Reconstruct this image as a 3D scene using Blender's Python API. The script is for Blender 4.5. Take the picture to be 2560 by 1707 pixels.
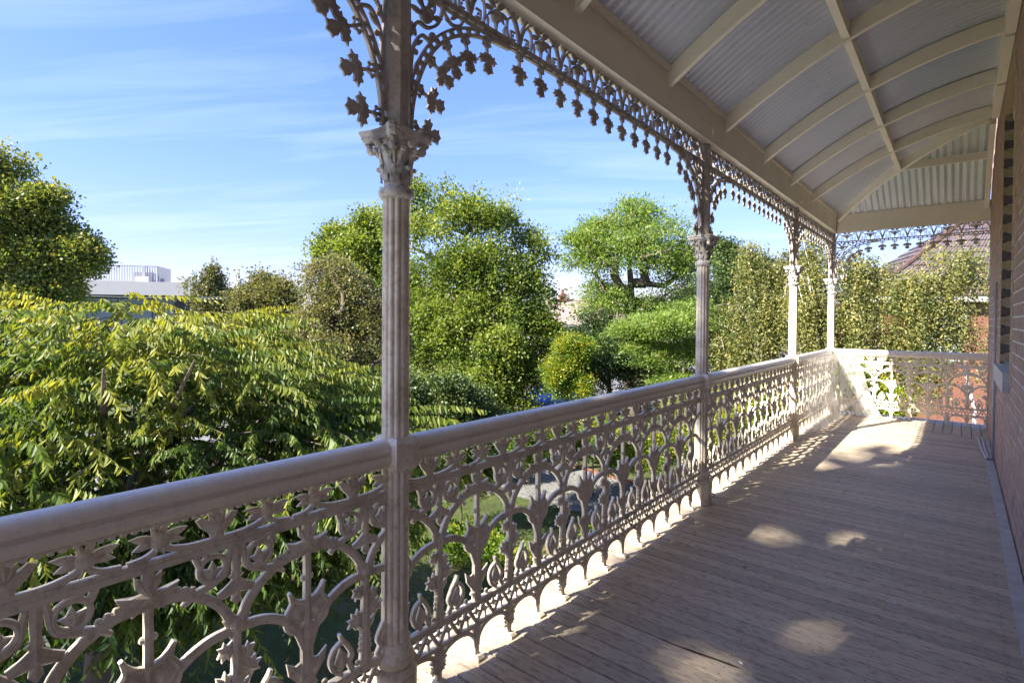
import bpy, bmesh, math, random
import numpy as np
from mathutils import Vector, Matrix, noise as mnoise
random.seed(7); rng = np.random.default_rng(11)
R = math.radians
for o in list(bpy.data.objects): bpy.data.objects.remove(o)
SC = bpy.context.scene; COL = SC.collection

# ------------------------------------------------------------------ camera
HC = 1.42
F_PX, CY = 1338.3, 816.48                     # focal length and principal row, in pixels of a 2560 wide picture
YAW, PITCH, ROLL = R(39.916), -0.01454, 0.00679
_f0 = Vector((-math.sin(YAW), math.cos(YAW), 0)); _r0 = Vector((math.cos(YAW), math.sin(YAW), 0)); _u0 = Vector((0, 0, 1))
CF = _f0*math.cos(PITCH)+_u0*math.sin(PITCH); _u = _u0*math.cos(PITCH)-_f0*math.sin(PITCH)
CR = _r0*math.cos(ROLL)+_u*math.sin(ROLL); CU = _u*math.cos(ROLL)-_r0*math.sin(ROLL)
cam = bpy.data.cameras.new('camera'); camo = bpy.data.objects.new('camera', cam); COL.objects.link(camo)
camo.matrix_world = Matrix(((CR.x, CU.x, -CF.x, 0), (CR.y, CU.y, -CF.y, 0), (CR.z, CU.z, -CF.z, HC), (0, 0, 0, 1)))
cam.sensor_width = 36; cam.lens = 36*F_PX/2560; cam.shift_y = (CY-853.5)/2560
cam.clip_start = 0.05; cam.clip_end = 2000
SC.camera = camo

# ------------------------------------------------------------------ light
SUN_T = Vector((0.46, 1.204, -1.0))           # the way the sunlight travels
EL = math.atan2(1.0, math.hypot(0.46, 1.204)); AZ = math.atan2(-0.46, -1.204)
w = bpy.data.worlds.new('World'); SC.world = w; w.use_nodes = True
nt = w.node_tree; nt.nodes.clear()
n_out = nt.nodes.new('ShaderNodeOutputWorld'); n_bg = nt.nodes.new('ShaderNodeBackground')
sky = nt.nodes.new('ShaderNodeTexSky'); sky.sky_type = 'NISHITA'; sky.sun_disc = False
sky.sun_elevation = EL; sky.sun_rotation = AZ; sky.air_density = 1.0; sky.dust_density = 0.35; sky.ozone_density = 3.0
SKY_STR = 0.079
n_bg.inputs['Strength'].default_value = SKY_STR
geo = nt.nodes.new('ShaderNodeTexCoord')
mp = nt.nodes.new('ShaderNodeMapping'); mp.inputs['Rotation'].default_value = (0.0, 0.0, R(-35))
# wisps of high cloud, laid out on a flat layer above the place
sep = nt.nodes.new('ShaderNodeSeparateXYZ'); nt.links.new(geo.outputs['Generated'], sep.inputs[0])
def wmath(op, a, b=None, clamp=False):
    m = nt.nodes.new('ShaderNodeMath'); m.operation = op; m.use_clamp = clamp
    for i, v in enumerate((a, b)):
        if v is None: continue
        if isinstance(v, (int, float)): m.inputs[i].default_value = v
        else: nt.links.new(v, m.inputs[i])
    return m.outputs[0]
zz = wmath('MAXIMUM', wmath('ADD', sep.outputs[2], 0.12), 0.05)
cmb = nt.nodes.new('ShaderNodeCombineXYZ')
nt.links.new(wmath('DIVIDE', sep.outputs[0], zz), cmb.inputs[0]); nt.links.new(wmath('DIVIDE', sep.outputs[1], zz), cmb.inputs[1])
mp2 = nt.nodes.new('ShaderNodeMapping'); mp2.inputs['Scale'].default_value = (0.42, 2.2, 1)
nt.links.new(cmb.outputs[0], mp.inputs['Vector']); nt.links.new(mp.outputs[0], mp2.inputs['Vector'])
cn = nt.nodes.new('ShaderNodeTexNoise'); cn.inputs['Scale'].default_value = 1.5; cn.inputs['Detail'].default_value = 8; cn.inputs['Roughness'].default_value = 0.6; cn.inputs['Distortion'].default_value = 0.6
nt.links.new(mp2.outputs[0], cn.inputs['Vector'])
cr = nt.nodes.new('ShaderNodeValToRGB'); cr.color_ramp.elements[0].position = 0.48; cr.color_ramp.elements[1].position = 0.85
cr.color_ramp.elements[0].color = (0, 0, 0, 1); cr.color_ramp.elements[1].color = (0.26, 0.26, 0.26, 1)
nt.links.new(cn.outputs['Fac'], cr.inputs[0])
mixc = nt.nodes.new('ShaderNodeMix'); mixc.data_type = 'RGBA'
nt.links.new(cr.outputs[0], mixc.inputs[0])
tintm = nt.nodes.new('ShaderNodeMix'); tintm.data_type = 'RGBA'; tintm.blend_type = 'MULTIPLY'; tintm.inputs[0].default_value = 1.0; tintm.inputs[7].default_value = (0.90, 0.74, 0.95, 1)
sh0 = nt.nodes.new('ShaderNodeVectorMath'); sh0.operation = 'DOT_PRODUCT'; sh0.inputs[1].default_value = (0.3, 0.5, 0.2); nt.links.new(sky.outputs[0], sh0.inputs[0])
sh2 = wmath('ADD', wmath('MULTIPLY', sh0.outputs['Value'], 0.24), 1.0)
sh3 = nt.nodes.new('ShaderNodeVectorMath'); sh3.operation = 'SCALE'; nt.links.new(sky.outputs[0], sh3.inputs[0]); nt.links.new(wmath('DIVIDE', 1.0, sh2), sh3.inputs['Scale'])
hsn = nt.nodes.new('ShaderNodeHueSaturation'); hsn.inputs['Saturation'].default_value = 1.15; nt.links.new(sh3.outputs[0], hsn.inputs['Color']); nt.links.new(hsn.outputs[0], tintm.inputs[6]); nt.links.new(tintm.outputs[2], mixc.inputs[6]); mixc.inputs[7].default_value = (2.3, 2.6, 3.0, 1)
nt.links.new(mixc.outputs[2], n_bg.inputs['Color']); nt.links.new(n_bg.outputs[0], n_out.inputs[0])
sun = bpy.data.lights.new('sun', 'SUN'); sun.energy = 2.6; sun.angle = R(0.53); sun.color = (1.0, 0.93, 0.82)
suno = bpy.data.objects.new('sun', sun); COL.objects.link(suno)
suno.rotation_euler = SUN_T.to_track_quat('-Z', 'Y').to_euler(); suno.location = (-20, -40, 40)
SC.view_settings.view_transform = 'Standard'; SC.view_settings.look = 'None'
SC.view_settings.gamma = 1; SC.view_settings.use_curve_mapping = False; SC.view_settings.exposure = 2.95
SC.cycles.max_bounces = 10; SC.cycles.diffuse_bounces = 6; SC.cycles.transparent_max_bounces = 24

def W(px, py, zf):
    """point seen at pixel (px, py) of the 2560 wide picture, zf metres in front of the camera"""
    v = CF + CR*((px-1280)/F_PX) + CU*((CY-py)/F_PX)
    return Vector((0, 0, HC)) + v*zf
GZ = -3.7                                     # garden level; the veranda floor is z = 0
def G(px, py):
    v = CF + CR*((px-1280)/F_PX) + CU*((CY-py)/F_PX)
    return Vector((0, 0, HC)) + v*((GZ-HC)/v.z)

# ------------------------------------------------------------------ tags
def tag(o, label=None, cat=None, group=None, kind=None):
    if label: o['label'] = label
    if cat: o['category'] = cat
    if group: o['group'] = group
    if kind: o['kind'] = kind
    return o
def empty(name, loc=(0, 0, 0), rz=0, **k):
    o = bpy.data.objects.new(name, None); o.empty_display_size = 0.1; COL.objects.link(o)
    o.location = loc; o.rotation_euler = (0, 0, rz); return tag(o, **k)
def link(name, me, parent=None, loc=(0, 0, 0), rz=0, **k):
    o = bpy.data.objects.new(name, me); COL.objects.link(o)
    if parent: o.parent = parent
    o.location = loc; o.rotation_euler = (0, 0, rz); return tag(o, **k)

# ------------------------------------------------------------------ materials
class Mat:
    def __init__(s, name, rough=0.6, metal=0.0, spec=0.4):
        s.m = bpy.data.materials.new(name); s.m.use_nodes = True; s.t = s.m.node_tree
        s.b = s.t.nodes['Principled BSDF']; s.o = s.t.nodes['Material Output']
        s.b.inputs['Roughness'].default_value = rough; s.b.inputs['Metallic'].default_value = metal
        s.b.inputs['Specular IOR Level'].default_value = spec
    def n(s, t, **k):
        x = s.t.nodes.new(t)
        for a, v in k.items(): setattr(x, a, v)
        return x
    def l(s, a, b): s.t.links.new(a, b)
    def noise(s, scale, detail=4, rough=0.55, vec=None, coord='Object', stretch=None):
        x = s.n('ShaderNodeTexNoise'); x.inputs['Scale'].default_value = scale; x.inputs['Detail'].default_value = detail; x.inputs['Roughness'].default_value = rough
        if vec is None:
            if coord == 'World': vec = s.n('ShaderNodeNewGeometry').outputs['Position']
            else: vec = s.n('ShaderNodeTexCoord').outputs[coord]
        if stretch:
            mp = s.n('ShaderNodeMapping'); mp.inputs['Scale'].default_value = stretch; s.l(vec, mp.inputs[0]); vec = mp.outputs[0]
        s.l(vec, x.inputs['Vector']); return x.outputs['Fac']
    def ramp(s, fac, stops):
        r = s.n('ShaderNodeValToRGB'); e = r.color_ramp.elements
        while len(e) < len(stops): e.new(0.5)
        for i, (p, c) in enumerate(stops): e[i].position = p; e[i].color = (*c, 1)
        s.l(fac, r.inputs[0]); return r.outputs[0]
    def mix(s, fac, a, b, mode='MIX'):
        m = s.n('ShaderNodeMix', data_type='RGBA', blend_type=mode)
        for i, v in ((0, fac), (6, a), (7, b)):
            if isinstance(v, (int, float)): m.inputs[i].default_value = v
            elif isinstance(v, tuple): m.inputs[i].default_value = (*v, 1)
            else: s.l(v, m.inputs[i])
        return m.outputs[2]
    def col(s, c):
        if isinstance(c, tuple): s.b.inputs['Base Color'].default_value = (*c, 1)
        else: s.l(c, s.b.inputs['Base Color'])
        return s
    def bump(s, h, strength=0.3, dist=0.01):
        b = s.n('ShaderNodeBump'); b.inputs['Strength'].default_value = strength; b.inputs['Distance'].default_value = dist
        s.l(h, b.inputs['Height']); s.l(b.outputs[0], s.b.inputs['Normal']); return s
def simple(name, c, rough=0.6, metal=0.0, var=0.12, scale=6, bump=0.0, coord='World', bscale=None):
    m = Mat(name, rough, metal); n = m.noise(scale, 5, coord=coord)
    m.col(m.ramp(n, [(0.3, tuple(x*(1-var) for x in c)), (0.7, tuple(min(1, x*(1+var)) for x in c))]))
    if bump: m.bump(m.noise(bscale or scale*8, 3, coord=coord), bump, 0.004)
    return m.m
def painted_iron(name, base, stain, lo=0.5, hi=0.72, rough=0.5, dirt=.6):
    m = Mat(name, rough)
    a = m.noise(7, 6, 0.65, coord='World'); b = m.noise(55, 4, 0.6, coord='World')
    c = m.mix(m.ramp(a, [(lo, (0, 0, 0)), (hi, (1, 1, 1))]), base, stain)
    c = m.mix(m.ramp(b, [(0.52, (0, 0, 0)), (0.70, (.7*dirt,)*3)]), c, tuple(x*0.5 for x in stain))
    dz = m.noise(16, 6, 0.75, coord='World', stretch=(1, 1, .3)); c = m.mix(m.ramp(dz, [(0.55, (0, 0, 0)), (0.68, (.6*dirt,)*3)]), c, tuple(x*0.55 for x in stain))
    m.col(c); m.bump(m.noise(90, 3, coord='World'), 0.25, 0.002); return m.m
M_IRON = painted_iron('painted_cast_iron', (0.715, 0.645, 0.51), (0.46, 0.38, 0.27))
M_RAIL = painted_iron('painted_handrail', (0.78, 0.71, 0.58), (0.48, 0.41, 0.31), 0.55, 0.85, 0.3, .25)
M_COLUMN = painted_iron('painted_column', (0.78, 0.71, 0.57), (0.46, 0.38, 0.27), 0.46, 0.72, 0.45)
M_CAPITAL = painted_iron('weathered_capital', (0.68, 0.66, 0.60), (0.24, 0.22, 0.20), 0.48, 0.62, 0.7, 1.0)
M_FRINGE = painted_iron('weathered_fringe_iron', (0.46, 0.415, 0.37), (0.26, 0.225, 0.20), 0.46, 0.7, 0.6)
def timber_paint():
    m = Mat('painted_timber', 0.55)
    a = m.noise(2.2, 5, 0.6, coord='World'); g = m.noise(14, 5, 0.6, coord='World', stretch=(1, 0.25, 2.5))
    c = m.ramp(a, [(0.3, (0.78, 0.725, 0.61)), (0.7, (0.86, 0.81, 0.70))])
    c = m.mix(m.ramp(g, [(0.55, (0, 0, 0)), (0.8, (0.4, 0.4, 0.4))]), c, (0.42, 0.38, 0.30))
    m.col(c); m.bump(g, 0.15, 0.003); return m.m
M_TIMBER = timber_paint()
def corrugated():
    m = Mat('galvanised_roof_sheet', 0.27, 0.5, 0.5)
    a = m.noise(1.6, 6, 0.65, coord='World'); b = m.noise(60, 2, 0.5, coord='World')
    c = m.ramp(a, [(0.3, (0.70, 0.75, 0.80)), (0.7, (0.82, 0.87, 0.92))])
    c = m.mix(m.ramp(b, [(0.70, (0, 0, 0)), (0.74, (0.85, 0.85, 0.85))]), c, (0.12, 0.12, 0.13))
    m.col(c); m.bump(m.noise(40, 3, coord='World'), 0.08, 0.002); return m.m
M_SHEET = corrugated()
def boards(name, axis):
    m = Mat(name, 0.62, 0, 0.35)
    info = m.n('ShaderNodeObjectInfo'); pos = m.n('ShaderNodeNewGeometry').outputs['Position']
    add = m.n('ShaderNodeVectorMath', operation='ADD'); sc = m.n('ShaderNodeVectorMath', operation='SCALE'); sc.inputs['Scale'].default_value = 37.0
    cx = m.n('ShaderNodeCombineXYZ'); m.l(info.outputs['Random'], cx.inputs[0]); m.l(info.outputs['Random'], cx.inputs[1])
    m.l(cx.outputs[0], sc.inputs[0]); m.l(pos, add.inputs[0]); m.l(sc.outputs[0], add.inputs[1])
    st = (1.6, 40, 1) if axis == 'x' else (40, 1.6, 1)
    g = m.noise(3.0, 7, 0.7, vec=add.outputs[0], stretch=st)
    bl = m.noise(2.3, 5, 0.65, vec=pos, stretch=(1.0, 1.6, 1)); sp = m.noise(38, 4, 0.6, vec=pos, stretch=st and ((0.5, 1.3, 1) if axis == 'x' else (1.3, 0.5, 1)))
    big = m.noise(0.9, 3, 0.5, vec=pos)
    c = m.ramp(g, [(0.25, (0.26, 0.19, 0.115)), (0.5, (0.47, 0.38, 0.27)), (0.75, (0.62, 0.53, 0.40))])
    c = m.mix(m.ramp(bl, [(0.42, (0, 0, 0)), (0.66, (0.75, 0.75, 0.75))]), c, (0.52, 0.45, 0.32))
    c = m.mix(m.ramp(big, [(0.45, (0, 0, 0)), (0.7, (0.55, 0.55, 0.55))]), c, (0.47, 0.35, 0.235))
    c = m.mix(m.ramp(sp, [(0.35, (0.5, 0.5, 0.5)), (0.5, (0, 0, 0))]), c, (0.14, 0.105, 0.07))
    r2 = m.n('ShaderNodeMapRange'); r2.inputs['To Min'].default_value = 0.84; r2.inputs['To Max'].default_value = 1.14; m.l(info.outputs['Random'], r2.inputs[0])
    hs = m.n('ShaderNodeHueSaturation'); m.l(r2.outputs[0], hs.inputs['Value']); m.l(c, hs.inputs['Color'])
    m.col(hs.outputs[0]); m.bump(g, 0.5, 0.003)
    rr = m.n('ShaderNodeMapRange'); rr.inputs['To Min'].default_value = 0.45; rr.inputs['To Max'].default_value = 0.75; m.l(bl, rr.inputs[0]); m.l(rr.outputs[0], m.b.inputs['Roughness'])
    return m.m
M_BOARD = boards('weathered_floorboard', 'x'); M_BOARD_END = boards('weathered_floorboard_end', 'y')
def brick_mat(name, cols, rough=0.7):
    m = Mat(name, rough); info = m.n('ShaderNodeObjectInfo')
    n = m.noise(9, 3, 0.5, coord='World'); n2 = m.noise(60, 5, 0.65, coord='World')
    c = m.ramp(n, [(0.3+0.4*i/(len(cols)-1), x) for i, x in enumerate(cols)])
    c = m.mix(m.ramp(n2, [(0.4, (0.5, 0.5, 0.5)), (0.6, (0, 0, 0))]), c, tuple(x*0.55 for x in cols[0]))
    m.col(c); m.bump(n2, 0.4, 0.004); return m.m
M_BRICK = brick_mat('dark_brick', [(0.36, 0.235, 0.18), (0.45, 0.28, 0.215), (0.42, 0.315, 0.26), (0.48, 0.29, 0.21)])
M_CREAM = brick_mat('cream_brick', [(0.42, 0.32, 0.20), (0.50, 0.39, 0.25)])
M_BLACKB = brick_mat('black_brick', [(0.12, 0.10, 0.09), (0.18, 0.15, 0.14)])
M_MORTAR = simple('mortar', (0.74, 0.68, 0.61), 0.9, var=0.2, scale=20)
M_RED = brick_mat('red_house_brick', [(0.17, 0.075, 0.05), (0.24, 0.11, 0.07), (0.20, 0.085, 0.06)])
M_CONC = simple('sill_paint', (0.46, 0.46, 0.45), 0.6, var=0.1, scale=12, bump=0.2)
M_PIPE = simple('grey_conduit', (0.44, 0.44, 0.47), 0.45, var=0.08)
M_SKIRT = simple('grey_floor_edge', (0.46, 0.43, 0.38), 0.8, var=0.18, scale=9, bump=0.2)
M_DARK = simple('dark_gap', (0.015, 0.014, 0.013), 0.9)
M_WHITE = simple('white_paint', (0.62, 0.62, 0.61), 0.45, var=0.04)
M_GREYW = simple('grey_metal_slats', (0.30, 0.31, 0.34), 0.5, var=0.04)
M_RENDERW = simple('pale_render', (0.36, 0.37, 0.38), 0.8, var=0.05, scale=0.6)
M_FRAME = simple('dark_frames', (0.03, 0.032, 0.035), 0.4)
M_ASPH = simple('asphalt', (0.16, 0.16, 0.165), 0.9, var=0.2, scale=1.5, bump=0.3, bscale=40)
M_PATH = simple('path_concrete', (0.17, 0.165, 0.16), 0.9, var=0.15, scale=1.2, bump=0.2, bscale=30)
M_POLE = simple('grey_pole', (0.42, 0.43, 0.44), 0.7, var=0.1, scale=2)
M_CABLE = simple('cable_black', (0.03, 0.03, 0.03), 0.5)
M_CABLEY = simple('cable_yellow', (0.7, 0.6, 0.15), 0.5)
M_CABLEG = simple('cable_grey', (0.35, 0.42, 0.42), 0.5)
def glass():
    m = Mat('window_glass', 0.05, 0, 0.8); m.col((0.10, 0.13, 0.14)); return m.m
M_GLASS = glass()
M_BLIND = simple('pale_blind', (0.20, 0.25, 0.25), 0.5, var=0.05)
def bark(name, a, b, sc=6):
    m = Mat(name, 0.85); n = m.noise(sc, 5, 0.65, coord='World', stretch=(1, 1, 0.3))
    m.col(m.ramp(n, [(0.35, a), (0.65, b)])); m.bump(n, 0.5, 0.02); return m.m
M_BARK = bark('brown_bark', (0.07, 0.055, 0.045), (0.16, 0.13, 0.105)); M_BARKG = bark('grey_bark', (0.14, 0.125, 0.105), (0.30, 0.27, 0.23))
M_BIRCH = bark('birch_bark', (0.45, 0.42, 0.38), (0.75, 0.73, 0.70), 3)
M_TAN = bark('tan_limb_bark', (0.30, 0.24, 0.15), (0.42, 0.34, 0.22))
def leaf_mat(name, lo, mid, hi, trans=0.4, gloss=0.45):
    m = Mat(name, gloss, 0, 0.35)
    at = m.n('ShaderNodeAttribute', attribute_name='tint')
    c = m.ramp(at.outputs['Fac'], [(0.0, lo), (0.5, mid), (1.0, hi)])
    m.col(c)
    tr = m.n('ShaderNodeBsdfTranslucent'); tc = m.mix(1.0, c, (1.35, 1.3, 0.55), 'MULTIPLY'); m.l(tc, tr.inputs['Color'])
    ms = m.n('ShaderNodeMixShader'); ms.inputs[0].default_value = trans
    m.l(m.b.outputs[0], ms.inputs[1]); m.l(tr.outputs[0], ms.inputs[2]); m.l(ms.outputs[0], m.o.inputs[0]); return m.m

# ------------------------------------------------------------------ mesh builder
class MB:
    def __init__(s, wk=1.0, lk=1.0, zm=None): s.v = []; s.f = []; s.k = 0; s.wk = wk; s.lk = lk; s.zm = zm or (lambda z: z)
    def add(s, vs, fs):
        b = len(s.v); s.v.extend([tuple(p) for p in vs]); s.f.extend([tuple(i+b for i in f) for f in fs])
    def box(s, x0, x1, y0, y1, z0, z1):
        s.add([(x0, y0, z0), (x1, y0, z0), (x1, y1, z0), (x0, y1, z0), (x0, y0, z1), (x1, y0, z1), (x1, y1, z1), (x0, y1, z1)],
              [(0, 3, 2, 1), (4, 5, 6, 7), (0, 1, 5, 4), (1, 2, 6, 5), (2, 3, 7, 6), (3, 0, 4, 7)])
    def tube(s, pts, rad, n=6, caps=True):
        pts = [Vector(p) for p in pts]; m = len(pts); rs = rad if isinstance(rad, (list, tuple)) else [rad]*m
        vs = []; prev = None
        for i, p in enumerate(pts):
            t = (pts[min(i+1, m-1)]-pts[max(i-1, 0)]).normalized()
            if prev is None:
                a = Vector((0, 0, 1)) if abs(t.z) < 0.9 else Vector((1, 0, 0)); u = t.cross(a).normalized()
            else: u = (prev-t*prev.dot(t)).normalized()
            prev = u; q = t.cross(u)
            for j in range(n):
                an = 2*math.pi*j/n; vs.append(p+(u*math.cos(an)+q*math.sin(an))*rs[i])
        fs = [(i*n+j, i*n+(j+1) % n, (i+1)*n+(j+1) % n, (i+1)*n+j) for i in range(m-1) for j in range(n)]
        if caps: fs += [tuple(range(n))[::-1], tuple((m-1)*n+j for j in range(n))]
        s.add(vs, fs)
    def lathe(s, prof, n=32, mod=None, c=(0, 0)):
        vs = []; fs = []
        for (r, z) in prof:
            for j in range(n):
                a = 2*math.pi*j/n; rr = r*(mod(a, z) if mod else 1); vs.append((c[0]+rr*math.cos(a), c[1]+rr*math.sin(a), z))
        m = len(prof)
        fs = [(i*n+j, i*n+(j+1) % n, (i+1)*n+(j+1) % n, (i+1)*n+j) for i in range(m-1) for j in range(n)]
        fs += [tuple(range(n))[::-1], tuple((m-1)*n+j for j in range(n))]
        s.add(vs, fs)
    # castings: drawn in the local x-z plane, thickness along y
    def ribbon(s, pts, wd, t=0.009, closed=False, sub=4, taper=False):
        s.k += 1; t = t + (s.k % 9)*0.00022
        P = [Vector((a, 0, s.zm(b))) for a, b in pts]; n = len(P)
        if len(P) > 2 and sub > 1:
            out = []; rng_ = range(n if closed else n-1)
            for i in rng_:
                p0 = P[(i-1) % n] if closed or i > 0 else P[i]*2-P[i+1]; p1 = P[i]; p2 = P[(i+1) % n]; p3 = P[(i+2) % n] if closed or i < n-2 else p2*2-p1
                for q in range(sub):
                    u = q/sub; out.append(0.5*((2*p1)+(-p0+p2)*u+(2*p0-5*p1+4*p2-p3)*u*u+(-p0+3*p1-3*p2+p3)*u**3))
            if not closed: out.append(P[-1])
            P = out
        m = len(P); vs = []
        for i, p in enumerate(P):
            a = P[(i-1) % m] if closed or i > 0 else p; b = P[(i+1) % m] if closed or i < m-1 else p
            tg = (b-a).normalized(); nr = Vector((-tg.z, 0, tg.x)); u = i/(m-1)
            ww = wd if not isinstance(wd, (list, tuple)) else wd[0]+(wd[-1]-wd[0])*u if len(wd) == 2 else np.interp(u, np.linspace(0, 1, len(wd)), wd)
            h = ww/2*s.wk; te = t*0.72; tm = t
            for (o, y) in ((h, te), (0, tm), (-h, te), (-h, -te), (0, -tm), (h, -te)): vs.append((p.x+nr.x*o, y, p.z+nr.z*o))
        k = 6; lim = m if closed else m-1
        fs = [(i*k+j, i*k+(j+1) % k, ((i+1) % m)*k+(j+1) % k, ((i+1) % m)*k+j) for i in range(lim) for j in range(k)]
        if not closed: fs += [tuple(range(k))[::-1], tuple((m-1)*k+j for j in range(k))]
        s.add(vs, fs)
    def leaf(s, cx, cz, out, t=0.010, rot=0.0, sc=1.0, mx=1):
        """star-shaped outline out=[(x, z)...] round its centre, with a raised middle"""
        s.k += 1; t = t + (s.k % 9)*0.00022; c, q = math.cos(rot), math.sin(rot); n = len(out); cz = s.zm(cz); sc = sc*s.lk
        O = [((x*mx)*c-z*q, (x*mx)*q+z*c) for x, z in out]
        vs = [(cx+x*sc, t*0.45, cz+z*sc) for x, z in O]+[(cx+x*sc, -t*0.45, cz+z*sc) for x, z in O]+[(cx, t*1.25, cz), (cx, -t*1.25, cz)]
        fs = []
        for i in range(n):
            j = (i+1) % n; fs += [(i, j, 2*n), (j+n, i+n, 2*n+1), (i, i+n, j+n, j)]
        s.add(vs, fs)
    def ball(s, cx, cz, r, sq=0.7, n=8, m=5, cy=0.0, rz=None):
        vs = []; rz = rz or r; cz = s.zm(cz)
        for i in range(m+1):
            a = math.pi*i/m
            for j in range(n):
                b = 2*math.pi*j/n; vs.append((cx+r*math.sin(a)*math.cos(b), cy+r*sq*math.sin(a)*math.sin(b), cz+rz*math.cos(a)))
        s.add(vs, [(i*n+j, (i+1)*n+j, (i+1)*n+(j+1) % n, i*n+(j+1) % n) for i in range(m) for j in range(n)])
    def mesh(s, name, mat, smooth=False, angle=None):
        me = bpy.data.meshes.new(name); me.from_pydata(s.v, [], s.f)
        mats = mat if isinstance(mat, (list, tuple)) else [mat]
        for m in mats: me.materials.append(m)
        bm = bmesh.new(); bm.from_mesh(me); bmesh.ops.recalc_face_normals(bm, faces=bm.faces)
        if smooth:
            for f in bm.faces: f.smooth = True
            if angle:
                for e in bm.edges:
                    if len(e.link_faces) == 2 and e.calc_face_angle(0) > angle: e.smooth = False
        bm.to_mesh(me); bm.free(); return me
    def build(s, name, mat, parent=None, loc=(0, 0, 0), rz=0, smooth=False, angle=None, **k):
        return link(name, s.mesh(name, mat, smooth, angle), parent, loc, rz, **k)

MAPLE = [(0, .5), (.12, .26), (.34, .40), (.30, .16), (.52, .06), (.30, -.08), (.30, -.34), (.10, -.24), (0, -.48), (-.10, -.24), (-.30, -.34), (-.30, -.08), (-.52, .06), (-.30, .16), (-.34, .40), (-.12, .26)]
TREF = [(0, -.55), (.16, -.36), (.12, -.14), (.50, -.20), (.60, .02), (.34, .16), (.16, .30), (0, .42), (-.16, .30), (-.34, .16), (-.60, .02), (-.50, -.20), (-.12, -.14), (-.16, -.36)]
CROSS = [(0, .85), (.18, .55), (.38, .72), (.34, .34), (.16, .14), (.50, .10), (.85, .22), (.70, -.12), (.36, -.22), (.44, -.50), (.12, -.34), (0, -.30), (-.12, -.34), (-.44, -.50), (-.36, -.22), (-.70, -.12), (-.85, .22), (-.50, .10), (-.16, .14), (-.34, .34), (-.38, .72), (-.18, .55)]
LANCE = [(0, .5), (.14, .2), (.18, -.1), (.10, -.4), (0, -.5), (-.10, -.4), (-.18, -.1), (-.14, .2)]
FLEUR = [(0, .55), (.10, .34), (.22, .40), (.16, .12), (.46, .30), (.50, .06), (.34, -.10), (.20, -.22), (.16, -.5), (-.16, -.5), (-.20, -.22), (-.34, -.10), (-.50, .06), (-.46, .30), (-.16, .12), (-.22, .40), (-.10, .34)]

# ------------------------------------------------------------------ veranda numbers
XR = -1.537                                   # line of the columns
YC = [-1.759, 1.194, 4.147, 7.100, 9.562]     # columns
XW = 0.294                                    # face of the brick wall
YE = 9.562
S = 2.953; PP = S/7

# ---------------- floor: every board an object
floor = empty('veranda_floor', (0, 0, 0), kind='structure')
fb = MB(); fb.box(-1.72, 0.30, -3.0, 9.78, -0.20, -0.032); fb.build('dark_underlay', M_DARK, floor)  # solid dark underlay added beneath the boards; gap shade is in its colour
bw = 0.0955; gap = 0.0065
def mitre_x(y):                               # x of the mitre line at depth y
    return -1.78+(9.84-y)*(0.30+1.78)/(9.84-8.52)
shared = MB(); shared.box(-1.775, 0.262, 0, bw-gap, -0.03, 0.0)
board_me = shared.mesh('floorboard', M_BOARD)
bm_ = bmesh.new(); bm_.from_mesh(board_me); bmesh.ops.bevel(bm_, geom=[e for e in bm_.edges if abs(e.verts[0].co.z) < 1e-4 and abs(e.verts[1].co.z) < 1e-4], offset=0.0015, segments=1, affect='EDGES'); bm_.to_mesh(board_me); bm_.free()
def prism(pts, z0, z1):
    b = MB(); n = len(pts); b.add([(x, y, z0) for x, y in pts]+[(x, y, z1) for x, y in pts], [tuple(range(n))[::-1], tuple(range(n, 2*n))]+[(i, (i+1) % n, n+(i+1) % n, n+i) for i in range(n)]); return b
y = -3.0; i = 0
while y < 9.80:
    y1 = y+bw-gap
    dz = random.uniform(-0.0012, 0.0012)
    if y1 < 8.50: link('floorboard', board_me, floor, (random.uniform(-0.004, 0.004), y, dz))
    else:
        xa, xb = min(0.262, mitre_x(y)-0.003), min(0.262, mitre_x(y1)-0.003)
        if xb > -1.77: prism([(-1.775, y), (xa, y), (xb, y1), (-1.775, y1)], -0.03, dz).build('floorboard', M_BOARD, floor)
    y += bw
def mitre_y(x): return 9.84-(x+1.78)*(9.84-8.52)/2.08
x = -1.775
while x < 0.40:
    x1 = x+bw-gap; dz = random.uniform(-0.0012, 0.0012)
    ya, yb = mitre_y(x)+0.003, mitre_y(x1)+0.003
    if x1 < 0.27 or x < 0.27: prism([(x, ya), (x1, yb), (x1, 9.86), (x, 9.86)], -0.03, dz).build('floorboard', M_BOARD_END, floor)
    else: prism([(x, 9.60), (x1, 9.60), (x1, 9.86), (x, 9.86)], -0.03, dz).build('floorboard', M_BOARD_END, floor)
    x += bw
nh = MB(); yy_ = -0.9
while yy_ < 8.4:
    for xx_ in (-1.62, -1.17, -.72, -.27, .17):
        for dy_ in (.022, .070):
            a_, b__ = xx_+random.uniform(-.006, .006), yy_+dy_+random.uniform(-.004, .004); nh.add([(a_+.0032*math.cos(t_*math.pi/3), b__+.0032*math.sin(t_*math.pi/3), .0016) for t_ in range(6)], [(0, 1, 2, 3, 4, 5)])
    yy_ += bw
nh.build('nail_heads', M_DARK, floor, kind='stuff')
cr_b = MB(); cr_b.add([(-1.02, 2.235, .0022), (-.86, 2.243, .0022), (-.70, 2.256, .0022), (-.655, 2.264, .0022), (-.70, 2.268, .0022), (-.86, 2.255, .0022)], [(0, 1, 2, 3, 4, 5)]); cr_b.build('board_split', M_DARK, floor)
sk = MB(); sk.box(0.222, 0.285, -3.0, 8.5, 0.002, 0.012); sk.build('floor_edge_strip', M_SKIRT, floor)
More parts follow.
